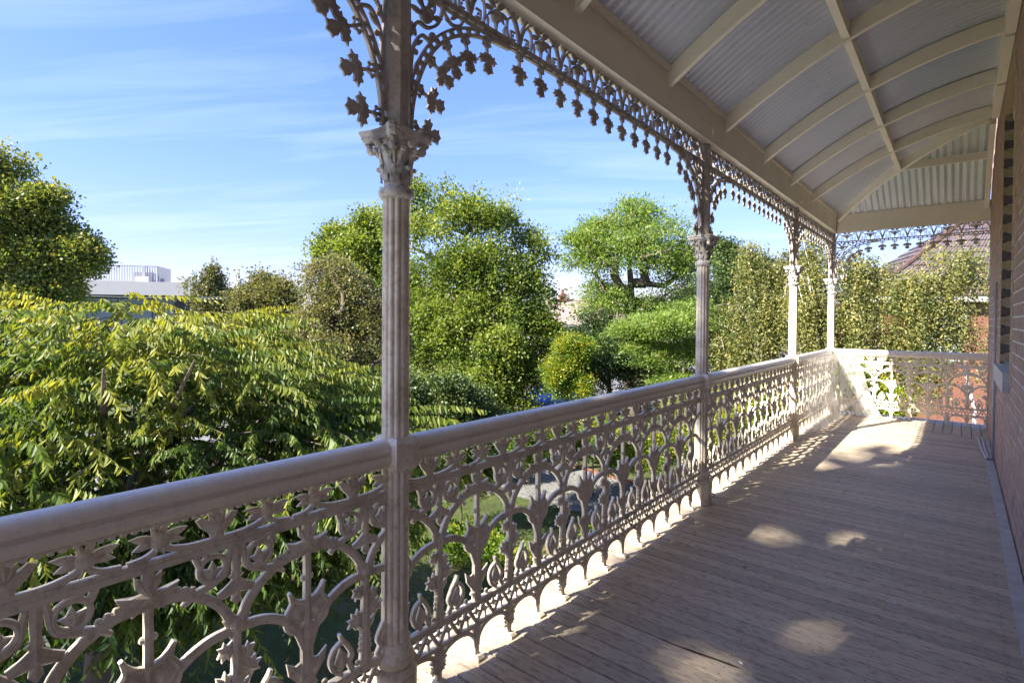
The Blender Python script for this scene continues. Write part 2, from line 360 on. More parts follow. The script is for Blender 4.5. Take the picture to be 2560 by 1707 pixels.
fa = MB(); fa.box(-1.80, -1.777, -3.0, 9.88, -0.24, 0.0); fa.box(-1.777, 0.5, 9.862, 9.885, -0.24, 0.0); fa.build('floor_fascia', M_TIMBER, floor)

low = empty('lower_roof', (-2.2, 3.3, -.5), label='pale corrugated roof of the floor below, just outside and under the railing', cat='roof')
lr = MB(); vs = []; n_ = int(13.4/.0762*6)
for i in range(n_+1):
    s_ = -3.2+13.4*i/n_; wv = .008*math.cos(2*math.pi*s_/.0762)
    for k in range(7):
        u = k/6; vs.append((.42-.80*u, s_-3.3, .20-.34*u-.05*u*u+wv))
lr.add(vs, [(i*7+k, (i+1)*7+k, (i+1)*7+k+1, i*7+k+1) for i in range(n_) for k in range(6)]); lr.build('corrugated_sheet', simple('pale_roof_paint', (.68, .70, .72), .5, var=.08, scale=3), low, smooth=True)
lg = MB(); lg.tube([(-.42, -6.5, -.24), (-.42, 6.9, -.24)], .05, 8); lg.build('gutter', M_TIMBER, low, smooth=True)

# ---------------- wall: bricks, window, sill
WIN0, WIN1, WZ0, WZ1 = 5.50, 6.78, 1.03, 3.34
wall = empty('brick_wall', (XW, 6, 0), label='dark brick house wall along the inner side of the veranda', cat='wall')
def wl(o): o.parent = wall; o.location = (o.location.x-XW, o.location.y-6, o.location.z); return o
mb = MB()
for (a, b, c, d) in ((-3.0, WIN0, -3.7, 4.4), (WIN1, 9.60, -3.7, 4.4), (WIN0, WIN1, -3.7, 0.86), (WIN0, WIN1, WZ1, 4.4)): mb.box(XW+0.002, 0.62, a, b, c, d)
wl(mb.build('mortar', M_MORTAR))
BH, BL, MJ = 0.076, 0.230, 0.010
rowh = BH+MJ
cand = []; row = 0; z = 0.0
while z < 4.3:
    off = (row % 2)*0.12; yy = -3.0+off-0.24
    while yy < 9.60:
        a, b = max(yy, -3.0), min(yy+BL, 9.597); yy += BL+MJ
        if b-a < 0.03: continue
        segs = [(a, b)]
        if WZ0-0.16 < z+BH and z < WZ1:
            segs = [(a, min(b, WIN0)), (max(a, WIN1), b)]
        for (p, q) in segs:
            if q-p > 0.03: cand.append((p, q, z))
    z += rowh; row += 1
def brick_mesh(L, H, D=0.03):
    b = MB(); b.box(0, D, 0, L, 0, H); me = b.mesh('brick', M_BRICK)
    bmm = bmesh.new(); bmm.from_mesh(me); bmesh.ops.bevel(bmm, geom=[e for e in bmm.edges if e.verts[0].co.x < 1e-5 and e.verts[1].co.x < 1e-5], offset=0.004, segments=1, affect='EDGES'); bmm.to_mesh(me); bmm.free(); return me
bmesh_full = brick_mesh(BL, BH)
near = sorted([c for c in cand if c[0] > 4.15 and c[1]-c[0] > 0.22], key=lambda c: c[0]+abs(c[2]-1.4)*0.1)[:285]
nset = set(near); rest = MB()
edge = []
for c in cand:
    p, q, z = c; j = random.uniform(-0.002, 0.002)
    if c in nset: o = link('brick', bmesh_full, None, (XW-0.002+j, p, z)); wl(o)
    elif p > WIN0-0.3 and q > WIN0-0.01 and q < WIN0+0.02 and z > 0.9 and z < WZ1 or (abs(p-WIN1) < 0.02 and z > 0.9 and z < WZ1): edge.append(c)
    else: rest.box(XW-0.002+j, XW+0.028, p, q, z, z+BH)
wl(rest.build('brickwork', M_BRICK, kind='stuff'))
# quoins beside the window: cream and black by turns
for k, (p, q, z) in enumerate(edge):
    m = M_CREAM if int(round(z/rowh)) % 2 == 0 else M_BLACKB
    b = MB(); b.box(XW-0.004, XW+0.028, p, q, z, z+BH); wl(b.build('brick', M_CREAM))
z = WZ0+0.02; k = 0
while z < WZ1-0.05:
    hgt = BH if k % 3 else BH
    b = MB(); b.box(XW+0.0, XW+0.112, WIN1-0.008, WIN1+0.1, z, z+BH); b.box(XW+0.122, XW+0.3, WIN1-0.008, WIN1+0.1, z, z+BH)
    wl(b.build('brick', M_CREAM if k % 2 == 0 else M_BLACKB))
    b = MB(); b.box(XW+0.0, XW+0.22, WIN0-0.1, WIN0+0.006, z, z+BH); wl(b.build('brick', M_BLACKB if k % 2 == 0 else M_CREAM))
    z += rowh; k += 1
# soldier course over the window
yy = WIN0
while yy < WIN1-0.05:
    b = MB(); b.box(XW-0.004, XW+0.11, yy, yy+BH, WZ1-0.006, WZ1+0.22); wl(b.build('brick', M_CREAM)); yy += rowh
sl = MB(); sl.add([(XW-0.042, WIN0-0.02, 0.885), (XW+0.2, WIN0-0.02, 0.885), (XW+0.2, WIN0-0.02, 1.06), (XW-0.042, WIN0-0.02, 1.03),
                   (XW-0.042, WIN1+0.03, 0.885), (XW+0.2, WIN1+0.03, 0.885), (XW+0.2, WIN1+0.03, 1.06), (XW-0.042, WIN1+0.03, 1.03)],
                  [(0, 1, 2, 3), (7, 6, 5, 4), (0, 3, 7, 4), (3, 2, 6, 7), (0, 4, 5, 1), (1, 5, 6, 2)])
wl(sl.build('window_sill', M_CONC))
fr = MB(); fr.box(XW+0.13, XW+0.2, WIN0, WIN0+0.07, WZ0+0.02, WZ1); fr.box(XW+0.13, XW+0.2, WIN1-0.08, WIN1-0.01, WZ0+0.02, WZ1); fr.box(XW+0.05, XW+0.2, WIN0+0.07, WIN1-0.08, WZ1-0.07, WZ1-0.012); fr.box(XW+0.15, XW+0.19, WIN0+0.07, WIN1-0.08, 2.1, 2.16)
wf = wl(fr.build('window_frame', M_WHITE)); g = MB(); g.box(0.17+XW, 0.175+XW, WIN0+0.07, WIN1-0.08, WZ0+0.03, WZ1-0.07); wl(g.build('window_pane', M_GLASS))
# conduit and the twin pipes on the floor
cd = empty('conduit', (XW-0.02, 7.30, 0.03), label='grey electrical conduit running up the brick wall behind the window sill', cat='pipe')
t = MB(); t.tube([(0, 0, 0.02), (0, 0, 1.79)], 0.0125, 10); t.build('pipe', M_PIPE, cd, smooth=True)
for zc in (0.5, 1.1, 1.6):
    t = MB(); t.box(-0.016, 0.018, -0.012, 0.012, zc, zc+0.02); t.build('clip', M_PIPE, cd)
t = MB(); t.tube([(0, 0, 0.04), (-0.01, 0.0, 0.005), (-0.025, 0.04, -0.008), (-0.04, 0.5, -0.01), (-0.05, 1.35, -0.01)], 0.012, 8); t.build('floor_pipe', M_PIPE, cd, smooth=True)
t = MB(); t.tube([(-0.03, 0, 0.02), (-0.045, 0.02, -0.006), (-0.07, 0.5, -0.01), (-0.085, 1.35, -0.01)], 0.010, 8); t.build('floor_pipe', M_PIPE, cd, smooth=True)

# ---------------- roof: beam, rafters, purlins, corrugated sheets
ZB0, ZB1 = 2.771, 3.04
XI = XR+0.07                                   # inner face of the beam
YI = YE-0.07
def prof(v):                                   # height of the rafter underside, v = distance in from the beam face
    L = 1.70; u = v/L
    return 2.92+0.68*u+0.52*u*(1-u)
roof = empty('veranda_roof', (0, 0, 3.0), label='curved veranda roof of corrugated iron sheets on white painted rafters', cat='roof')
def rf(o): o.parent = roof; o.location = (o.location.x, o.location.y, o.location.z-3.0); return o
b = MB(); b.box(XI-0.10, XI, -3.2, YI+0.10, ZB0, ZB1); rf(b.build('beam', M_TIMBER))
b = MB(); b.box(XI+0.002, 0.60, YI, YI+0.10, ZB0, ZB1); rf(b.build('beam', M_TIMBER))
RY = [7.66-1.085*k for k in range(10)]
NV = 22; VW = XW-0.03-XI
def rafter(pa, pb, wid, v0, v1, depth, name='rafter', zoff=0.0):
    pa, pb = Vector(pa), Vector(pb); d = (pb-pa).normalized(); nrm = Vector((-d.y, d.x))*wid/2; vs = []; N = NV
    for k in range(N+1):
        u = k/N; p = pa.lerp(pb, u); zb = prof(v0+(v1-v0)*u)+zoff
        for (sg, zz_) in ((-1, zb), (1, zb), (1, zb+depth), (-1, zb+depth)): vs.append((p.x+nrm.x*sg, p.y+nrm.y*sg, zz_))
    fs = [(k*4+j, k*4+(j+1) % 4, (k+1)*4+(j+1) % 4, (k+1)*4+j) for k in range(N) for j in range(4)]+[(3, 2, 1, 0), tuple(N*4+j for j in range(4))]
    m = MB(); m.add(vs, fs); return rf(m.build(name, M_TIMBER))
for ry in RY: rafter((XI+0.001, ry), (XW-0.072, ry), 0.042, 0.0, XW-0.072-XI, 0.118)
XH = XI+0.0
hip_x1 = XW-0.072; hip_y1 = YI-(hip_x1-XI)
rafter((XI+0.02, YI-0.02), (hip_x1, hip_y1+0.0), 0.045, 0.02, hip_x1-XI, 0.125, 'hip_rafter')
rafter((XW-0.045, YI-0.001), (XW-0.045, hip_y1+0.1), 0.05, 0.0, hip_x1-XI-0.1, 0.11, 'wall_rafter')
# purlins between the rafters
xm = -0.64; vm = xm-XI
ys = sorted(RY)
for a_, b_ in zip(ys[:-1], ys[1:]):
    m = MB(); m.box(xm-0.024, xm+0.024, a_+0.022, b_-0.022, prof(vm)+0.012, prof(vm)+0.105); rf(m.build('purlin', M_TIMBER))
m = MB(); m.box(xm-0.024, xm+0.024, ys[-1]+0.022, YI-vm-0.035, prof(vm)+0.012, prof(vm)+0.105); rf(m.build('purlin', M_TIMBER))
m = MB(); m.box(xm+0.035, XW-0.072, YI-vm-0.022, YI-vm+0.022, prof(vm)+0.012, prof(vm)+0.10); rf(m.build('purlin', M_TIMBER))
for a_, b_ in zip(ys[:-1], ys[1:]):            # cleats on the beam and the ledger along the wall
    m = MB(); m.box(XI+0.001, XI+0.022, a_+0.022, b_-0.022, ZB1-0.03, ZB1+0.012); rf(m.build('cleat', M_TIMBER))
    m = MB(); m.box(XW-0.07, XW-0.006, a_+0.03, b_-0.03, prof(1.70)-0.03, prof(1.70)+0.13); rf(m.build('ledger', M_TIMBER))
m = MB(); m.box(XI+0.001, XI+0.022, ys[-1]+0.022, YI-0.09, ZB1-0.03, ZB1+0.012); rf(m.build('cleat', M_TIMBER))
def corr(axis):
    """wavy sheet; axis 'y': slope seen along the veranda, 'x': end slope"""
    pitch, amp, ns = 0.0762, 0.0105, 8
    vs = []; fs = []
    if axis == 'y': L0, L1 = -3.2, YE+0.06
    else: L0, L1 = XR-0.06, XW-0.01
    n = int((L1-L0)/pitch*ns); nv = 14; vlist = []
    for i in range(n+1):
        s = L0+(L1-L0)*i/n; wv = amp*math.cos(2*math.pi*(s/pitch))
        vmax = (VW+0.02 if s < YI-VW else (YI-s)) if axis == 'y' else (s-XI)
        v0 = -0.13
        if vmax < v0: vmax = v0
        for k in range(nv+1):
            v = v0+(vmax-v0)*k/nv; z = prof(max(v, 0))+0.132+wv+min(v, 0)*0.68
            vs.append((XI+v, s, z) if axis == 'y' else (s, YI-v, z))
    fs = [(i*(nv+1)+k, (i+1)*(nv+1)+k, (i+1)*(nv+1)+k+1, i*(nv+1)+k+1) for i in range(n) for k in range(nv)]
    m = MB(); m.add(vs, fs); return rf(m.build('corrugated_sheet', M_SHEET, smooth=True))
corr('y'); corr('x')
gt = MB(); gt.tube([(XI-0.165, -3.2, 3.0), (XI-0.165, YI+0.165, 3.0), (0.6, YI+0.165, 3.0)], 0.042, 10); rf(gt.build('gutter', M_TIMBER, smooth=True))
hc_ = MB(); hc_.tube([(XI-0.12, YI+0.12, 3.0), (XI, YI, 3.08), (XI+0.5, YI-0.5, prof(0.5)+0.16), (XI+1.1, YI-1.1, prof(1.1)+0.16), (XI+1.75, YI-1.75, prof(1.7)+0.16)], 0.03, 8); rf(hc_.build('hip_capping', M_SHEET, smooth=True))
wr = MB(); wr.tube([(XI+0.06, YI-0.012, 3.03), (XI+0.012, YI-0.02, 2.99), (XI+0.008, YI-0.03, 2.90), (XI+0.006, YI-0.06, 2.80), (XI+0.004, YI-0.12, 2.775)], 0.004, 6); rf(wr.build('cable', M_CABLE))

# ---------------- columns
def build_column():
    b = MB(); r0 = 0.046
    fl = lambda a, z: 1+0.062*(abs(math.cos(a*6))*2-1.2)
    root = empty('iron_column')
    b.lathe([(r0, 0.26), (r0, 0.30), (r0, 0.60), (r0, 0.89)], 96, fl); b.lathe([(r0*1.03, 0.985), (r0, 1.02), (r0, 1.4), (r0*0.97, 1.80), (r0*0.97, 1.842)], 96, fl)
    b.build('fluted_shaft', M_COLUMN, root, smooth=True, angle=R(50))
    c = MB(); c.lathe([(.050, .275), (.054, .268), (.051, .255), (.057, .245), (.066, .232), (.069, .215), (.066, .198), (.060, .19), (.072, .183), (.079, .170), (.079, .166)], 40)
    c.build('base_moulding', M_COLUMN, root, smooth=True, angle=R(50))
    c = MB(); rr = 0.084
    c.lathe([(rr*.92, .168), (rr, .160), (rr*.985, .02), (rr*1.03, .0)], 8, c=(0, 0)); o = c.build('octagonal_base', M_COLUMN, root); o.rotation_euler.z = R(22.5)
    c = MB(); c.add([(x, y, z) for z, s in ((.888, .84), (.905, 1), (.985, 1), (1.004, .80)) for x, y in ((-.064*s, -.050*s), (.072*s, -.050*s), (.072*s, .050*s), (-.064*s, .050*s))],
                    [(i*4+j, i*4+(j+1) % 4, (i+1)*4+(j+1) % 4, (i+1)*4+j) for i in range(3) for j in range(4)]+[(3, 2, 1, 0), (12, 13, 14, 15)])
    c.build('rail_block', M_COLUMN, root)
    c = MB(); c.lathe([(.046, 1.836), (.056, 1.842), (.062, 1.852), (.062, 1.864), (.056, 1.874), (.047, 1.878)], 40); c.build('neck_ring', M_CAPITAL, root, smooth=True, angle=R(60))
    # capital: bell, two tiers of leaves, volutes, abacus
    cp = MB(); cp.lathe([(.043, 1.874), (.043, 1.92), (.047, 1.96), (.056, 2.0), (.070, 2.03)], 32)
    for tier, (n, z0, z1, rr0, out) in enumerate(((8, 1.895, 1.945, .044, .018), (8, 1.915, 1.995, .046, .024))):
        for k in range(n):
            a = 2*math.pi*(k+0.5*tier)/n; ca, sa = math.cos(a), math.sin(a); wv = 0.018
            P_ = []
            for q in range(6):
                u = q/5; r = rr0+0.006+out*u**2*(1.0 if u < .85 else 0.9); z = z0+(z1-z0)*math.sin(u*math.pi*0.62)/math.sin(math.pi*0.62*0.82)
                wq = wv*(1-0.75*u**3)*(0.8+0.3*math.sin(q*2.5))
                P_ += [(r*ca-wq*sa, r*sa+wq*ca, z), ((r+.006)*ca, (r+.006)*sa, z+.001), (r*ca+wq*sa, r*sa-wq*ca, z)]
            cp.add(P_, [(q*3+j, q*3+j+1, q*3+4+j, q*3+3+j) for q in range(5) for j in range(2)])
            cp.ball(rr0*ca*1.42, z1-0.004, .009, 1.0, 6, 4, cy=rr0*sa*1.42)
    for k in range(4):
        a = math.pi/4+k*math.pi/2; ca, sa = math.cos(a), math.sin(a)
        pts = []
        for q in range(16):
            u = q/15; th = u*3.6*math.pi/1.5; rr_ = .021*(1-u*0.75); pts.append(((.083+rr_*math.cos(th-0.6))*ca, (.083+rr_*math.cos(th-0.6))*sa, 2.008+rr_*math.sin(th+0.9)))
        cp.tube([(.045*ca, .045*sa, 1.955), (.062*ca, .062*sa, 1.995)]+pts, [.006, .008]+[.010]*8+[.008]*8, 6)
        cp.ball(.088*ca, 2.006, .017, 1, 8, 5, cy=.088*sa)
    for k in range(4):
        a = k*math.pi/2; cp.ball(.078*math.cos(a), 2.02, .014, 1, 8, 4, cy=.078*math.sin(a))
        for dd in (-1, 1): cp.ball(.070*math.cos(a)-dd*.026*math.sin(a), 2.002, .011, 1, 6, 4, cy=.070*math.sin(a)+dd*.026*math.cos(a))
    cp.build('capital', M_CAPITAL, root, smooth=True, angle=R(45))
    ab = MB(); lay = []
    for z, s in ((2.028, .80), (2.036, .95), (2.046, 1.0), (2.056, 1.0), (2.060, 1.05), (2.070, 1.05)):
        ring = []
        for k in range(4):
            a0 = math.pi/4+k*math.pi/2; c0 = Vector((math.cos(a0), math.sin(a0)))*.132*s; c1 = Vector((math.cos(a0+math.pi/2), math.sin(a0+math.pi/2)))*.132*s
            tdir = (c1-c0).normalized(); inn = -(c0+c1).normalized()
            p0, p1 = c0+tdir*.014, c1-tdir*.014
            for u in (0, .25, .5, .75, 1): ring.append(p0.lerp(p1, u)+inn*.020*math.sin(math.pi*u))
        lay.append([(p.x, p.y, z) for p in ring])
    n = len(lay[0]); ab.add([p for l_ in lay for p in l_], [(i*n+j, i*n+(j+1) % n, (i+1)*n+(j+1) % n, (i+1)*n+j) for i in range(5) for j in range(n)]+[tuple(range(n))[::-1], tuple(5*n+j for j in range(n))])
    ab.build('abacus', M_CAPITAL, root)
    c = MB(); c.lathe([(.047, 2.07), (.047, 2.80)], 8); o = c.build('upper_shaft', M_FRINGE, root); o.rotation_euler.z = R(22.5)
    c = MB(); c.box(-.055, .05, -.052, .052, 2.795, 2.83); c.build('shaft_cap', M_COLUMN, root)
    return root
def copy_tree(o, parent=None):
    c = o.copy(); COL.objects.link(c)
    if parent: c.parent = parent
    for ch in [x for x in o.children]: copy_tree(ch, c)
    return c
col0 = build_column()
CL = ['tall fluted iron column nearest the camera, with a weathered grey leafy capital', 'second fluted iron column along the veranda rail, its capital against the feathery tree',
      'third fluted iron column, sunlit white, in front of the hanging birches', 'corner fluted iron column where the long rail meets the end rail']
for k, yy in enumerate(YC[1:]):
    c = col0 if k == 0 else copy_tree(col0)
    c.location = (XR, yy, 0); tag(c, CL[k], 'column', 'fluted iron columns of the veranda')
for k in (1, 2, 3):
    b = MB(); b.lathe([(.03, 0), (.03, .012), (.012, .016)], 12); o = b.build('bolt_plate', M_TIMBER, smooth=False); o.rotation_euler = (0, R(90), 0); rf(o); o.location = (XI+.001, YC[k]-.02, 2.845-3.0)

# ---------------- balustrade
def lattice_unit():
    """one casting: node on x = 0, stem on x = -P/2; returns meshes of the casting and of its parts"""
    b = MB(1.2, 1.12, lambda z: .245+(z-.19)*.738 if z < .40 else z); h = PP/2
    b.ribbon([(-h, .705), (-h+.07, .699), (-h+.13, .668), (-h+.175, .622), (-.012, .572)], .021, .0095)       # upper arch, left half
    b.ribbon([(h, .705), (h-.07, .699), (h-.13, .668), (h-.175, .622), (.012, .572)], .021, .0095)
    b.ribbon([(0, .553), (.07, .548), (.13, .520), (.175, .472), (h-.006, .40), (h-.002, .33)], .021, .0088)   # lower arch
    b.ribbon([(0, .553), (-.07, .548), (-.13, .520), (-.175, .472), (-h+.006, .40), (-h+.002, .33)], .021, .0088)
    b.ball(0, .563, .023, .75, 10, 6)
    b.leaf(0, .563, MAPLE, .008, 0.3, .075)
    # stem on the left edge
    x = -h
    b.ribbon([(x, .19), (x, .30), (x, .40), (x, .46), (x, .58), (x, .70)], [.034, .030, .030, .020, .016, .016], .0105, sub=3)
    for s in (-1, 1):
        b.leaf(x+s*.026, .305, [(0, -.5), (.5*s, .1), (.62*s, .75), (.18*s, .42), (-.1*s, .5)], .008, 0, .058)
        b.leaf(x+s*.018, .245, TREF, .008, s*1.2, .034)
        b.ball(x+s*.018, .215, .008); b.ball(x+s*.012, .62, .010); b.ball(x+s*.013, .435, .007)
        # bird-like curls on the stem
        b.ribbon([(x+s*.006, .475), (x+s*.035, .462), (x+s*.062, .482), (x+s*.067, .520), (x+s*.048, .552), (x+s*.050, .572), (x+s*.058, .590)], [.012, .013, .013, .012, .013, .008], .009)
        b.leaf(x+s*.030, .512, [(.5, -.35), (.55, .3), (.15, .62), (-.5, .5), (-.55, -.1), (-.1, -.6)], .010, 0, .050, s)
        b.ribbon([(x+s*.006, .545), (x+s*.03, .553), (x+s*.048, .570)], .012, .0085)
        # knobs of foliage where scroll meets arch
        for q in range(3): b.ball(x+s*(.066+q*.017), .716-q*.006, .0095, .8, 6, 4)
    b.leaf(x, .725, CROSS, .011, 0, .072)
    b.ribbon([(x, .74), (x, .81)], [.026, .018], .010, sub=1)
    # hanging ornament with two scrolls under the bar
    b.ribbon([(0, .81), (0, .69)], [.022, .014], .0105, sub=1)
    b.leaf(0, .665, TREF, .011, 0, .075); b.leaf(0, .70, MAPLE, .008, 0, .035)
    for s in (-1, 1):
        cx, cz, r = s*.062, .742, .034
        b.ribbon([(cx+r*math.cos(a), cz+r*math.sin(a)) for a in np.linspace(0, 2*math.pi, 10)[:-1]], .011, .009, closed=True, sub=3)
        b.leaf(cx+s*.004, cz-.008, [(0, -.6), (.34, -.2), (.5, .3), (.1, .2), (-.1, .62), (-.32, .15), (-.62, .1), (-.3, -.25)], .009, 0, .042, s)
        b.ribbon([(s*.012, .81), (s*.020, .765), (s*.030, .718), (s*.062, .700), (s*.10, .690), (s*.135, .667)], [.012, .012, .012, .014, .010], .0085)
        b.ribbon([(s*.092, .752), (s*.104, .785), (s*.112, .812)], [.012, .016], .0088)
        b.ribbon([(s*.075, .776), (s*.082, .796), (s*.078, .81)], .010, .0084)
        b.ball(s*.128, .798, .010)
        # below the boss
        b.leaf(s*.026, .485-.012*s, MAPLE, .0095, s*.5, .052); b.leaf(s*.034, .418+.010*s, MAPLE, .0095, -s*.6, .064)
        b.leaf(s*.022, .375, LANCE, .009, -s*.7, .05)
        for q in range(4): b.ball(s*(.013+.0022*q), .345-q*.026, .0095, .8, 6, 4)
        # pointed rings on the lower bar
        b.ribbon([(s*.050, .20), (s*.062, .238), (s*.052, .272), (s*.068, .318), (s*.088, .356), (s*.098, .385)], [.015, .013, .013, .013, .008], .0095)
        b.ribbon([(s*.088, .350), (s*.118, .325), (s*.130, .280), (s*.118, .235), (s*.090, .205)], [.010, .012, .012, .012], .0092)
        b.leaf(s*.090, .268, [(0, -.6), (.4, -.15), (.28, .2), (.1, .66), (-.3, .2), (-.36, -.25)], .0095, 0, .056, s)
        b.ball(s*.150, .212, .011); b.ball(s*.028, .212, .010)
    b.ribbon([(0, .56), (0, .45), (0, .32), (0, .19)], [.016, .020, .026, .034], .0108, sub=2)
    main = b.mesh('lattice_panel', M_IRON)
    # top frieze
    b = MB(); 
    b.box(-h, h, -.0135, .0135, .788, .803); b.box(-h, h, -.0095, .0095, .803, .815)
    b.box(-h, h, -.010, .010, .899, .9145)
    b.wk = 1.25
    ros = []
    for x0 in (-.137, .137):
        x_ = x0-.05
        while x_ < -h: x_ += PP
        ros.append(x_); b.ball(x_, .860, .024, .75, 12, 7)
        for a, l_ in ((.25, .062), (-.25, .055), (math.pi-.25, .062), (math.pi+.25, .055), (1.2, .045), (math.pi-1.2, .045), (-1.3, .042), (math.pi+1.3, .042)):
            b.leaf(x_+.58*l_*math.cos(a), .860+.55*l_*math.sin(a), LANCE, .008, a-math.pi/2, l_)
    x_ = -.05
    b.leaf(x_, .856, [(0, .55), (.12, .34), (.26, .44), (.20, .14), (.44, .36), (.62, .30), (.46, .02), (.22, -.22), (.14, -.5), (-.14, -.5), (-.22, -.22), (-.46, .02), (-.62, .30), (-.44, .36), (-.20, .14), (-.26, .44), (-.12, .34)], .010, 0, .086)
    for s, e in ((-1, -.137-.05), (1, .137-.05)):
        xm_ = (x_+e)/2
        b.ribbon([(x_, .818), (xm_, .820), (e-s*.02, .832), (e, .85)], .012, .0088)
        b.ribbon([(e, .84), (e+s*.03, .822), (e+s*.068, .817)], .010, .0086)
    fr_ = b.mesh('rosette_frieze', M_IRON)
    # zigzag band
    b = MB(); b.box(-h, h, -.0125, .0125, .232, .248); b.box(-h, h, -.0125, .0125, .138, .154)
    b.box(-h, h, -.009, .009, .222, .232)
    hw = PP/8
    for q in range(8):
        xa = -h+q*hw; za, zb = (.148, .230) if q % 2 == 0 else (.230, .148)
        b.ribbon([(xa, za), (xa+hw, zb)], .0150, .0075, sub=1)
    for q in range(8):
        xa = -h+q*hw
        if q % 2 == 0: b.ribbon([(xa, .23), (xa, .205)], .008, .006, sub=1); b.leaf(xa, .196, TREF, .007, 0, .030)
        else: b.ribbon([(xa, .15), (xa, .176)], .008, .006, sub=1); b.leaf(xa, .186, TREF, .007, math.pi, .030)
    zg = b.mesh('zigzag_band', M_IRON)
    # scallops and feet
    b = MB()
    for c0 in (-h, 0):
        b.ribbon([(c0+.009, .050), (c0+.016, .090), (c0+.048, .124), (c0+PP/4, .136), (c0+PP/2-.048, .124), (c0+PP/2-.016, .090), (c0+PP/2-.009, .050)], [.014, .015, .018, .018, .018, .015, .014], .0085)
    sc_ = b.mesh('scallop_edge', M_IRON)
    def foot(kind):
        b = MB()
        b.ribbon([(0, .140), (0, .08), (0, .012)], [.050, .022, .026], .0095, sub=2)
        if kind:
            b.leaf(0, .088, MAPLE, .010, 0, .088); b.leaf(.018, .062, MAPLE, .009, .6, .05); b.leaf(-.018, .062, MAPLE, .009, -.6, .05)
        b.add([(x, y, z) for z, s in ((0, 1), (.010, 1), (.020, .7)) for x, y in ((-.020*s, -.034*s), (.020*s, -.034*s), (.020*s, .030*s), (-.020*s, .030*s))],
              [(i*4+j, i*4+(j+1) % 4, (i+1)*4+(j+1) % 4, (i+1)*4+j) for i in range(2) for j in range(4)]+[(3, 2, 1, 0), (8, 9, 10, 11)])
        return b.mesh('foot', M_IRON)
    return main, fr_, zg, sc_, foot(1), foot(0)
U_MAIN, U_FR, U_ZG, U_SC, F_LEAF, F_PLAIN = lattice_unit()
RAILP = [(-.046, .930), (-.042, .943), (-.034, .948), (-.034, .953), (-.043, .958), (-.041, .972), (-.033, .985), (-.020, .993), (0, .996), (.020, .993), (.033, .985), (.041, .972), (.043, .958), (.034, .953), (.034, .948), (.042, .943), (.046, .930), (.040, .916), (.024, .912), (.022, .902), (-.022, .902), (-.024, .912), (-.040, .916)]
def handrail(L, parent, name='handrail'):
    b = MB(); n = len(RAILP)
    b.add([(0, y, z) for y, z in RAILP]+[(L, y, z) for y, z in RAILP], [(i, (i+1) % n, n+(i+1) % n, n+i) for i in range(n)]+[tuple(range(n))[::-1], tuple(range(n, 2*n))])
    k = int(L/0.022)
    for q in range(k): b.box(q*L/k+.004, q*L/k+.015, -.0265, .0265, .897, .909)
    return b.build(name, M_RAIL, parent, smooth=True, angle=R(35))
_crop = {}
def cropped(me, a, b_):
    """the part of a casting between local x = a and x = b_"""
    if a <= -PP/2-.02 and b_ >= PP/2+.02: return me
    key = (me.name, round(a, 3), round(b_, 3))
    if key not in _crop:
        bm = bmesh.new(); bm.from_mesh(me)
        for co, no in (((a, 0, 0), (-1, 0, 0)), ((b_, 0, 0), (1, 0, 0))):
            bmesh.ops.bisect_plane(bm, geom=bm.verts[:]+bm.edges[:]+bm.faces[:], plane_co=co, plane_no=no, clear_outer=True)
        m2 = me.copy(); bm.to_mesh(m2); bm.free(); _crop[key] = m2
    return _crop[key]
EDG = MB(); EDG.box(-.006, .006, -.010, .010, .10, .90); EDGE_ME = EDG.mesh('edge_bar', M_IRON)
def balustrade(loc, rz, L, n, off, label):
    """local x runs along the rail; units start at off, whatever passes the columns is cut away"""
    root = empty('iron_balustrade', loc, rz, label=label, cat='railing', group='cast iron balustrades of the veranda')
    handrail(L-.1, root).location = (.05, 0, 0)
    for k in range(n):
        c = off+(k+.5)*PP; a, b_ = .040-c, L-.040-c
        if b_ < -PP/2+.01 or a > PP/2-.01: continue
        if a < -PP/2 : a = -1
        if b_ > PP/2 : b_ = 1
        p = link('lattice_panel', cropped(U_MAIN, a, b_), root, (c, 0, 0))
        link('rosette_frieze', cropped(U_FR, a, b_), p); link('zigzag_band', cropped(U_ZG, a, b_), p); link('scallop_edge', cropped(U_SC, a, b_), p)
        if a < 0 < b_: link('foot', F_LEAF, p, (0, 0, 0))
        if a < -PP/2+.001 and c-PP/2 > .08: link('foot', F_PLAIN, p, (-PP/2, 0, 0))
    for x in (.046, L-.046): link('edge_bar', EDGE_ME, root, (x, 0, 0))
    return root
balustrade((XR, YC[0], 0), R(90), S, 9, -.337, 'nearest cast iron lace balustrade, at the lower left, in front of the leafy tree')
balustrade((XR, YC[1], 0), R(90), S, 7, 0.0, 'cast iron lace balustrade between the first and the second column, lawn behind it')
balustrade((XR, YC[2], 0), R(90), S, 7, 0.0, 'cast iron lace balustrade between the second and the third column')
balustrade((XR, YC[3], 0), R(90), YC[4]-YC[3], 6, 0.0, 'short cast iron balustrade under the clear plastic sheet, before the corner')
balustrade((XR, YE, 0), 0, XW-XR+.06, 6, -.06, 'white cast iron balustrade across the far end of the veranda, partly in the sun')

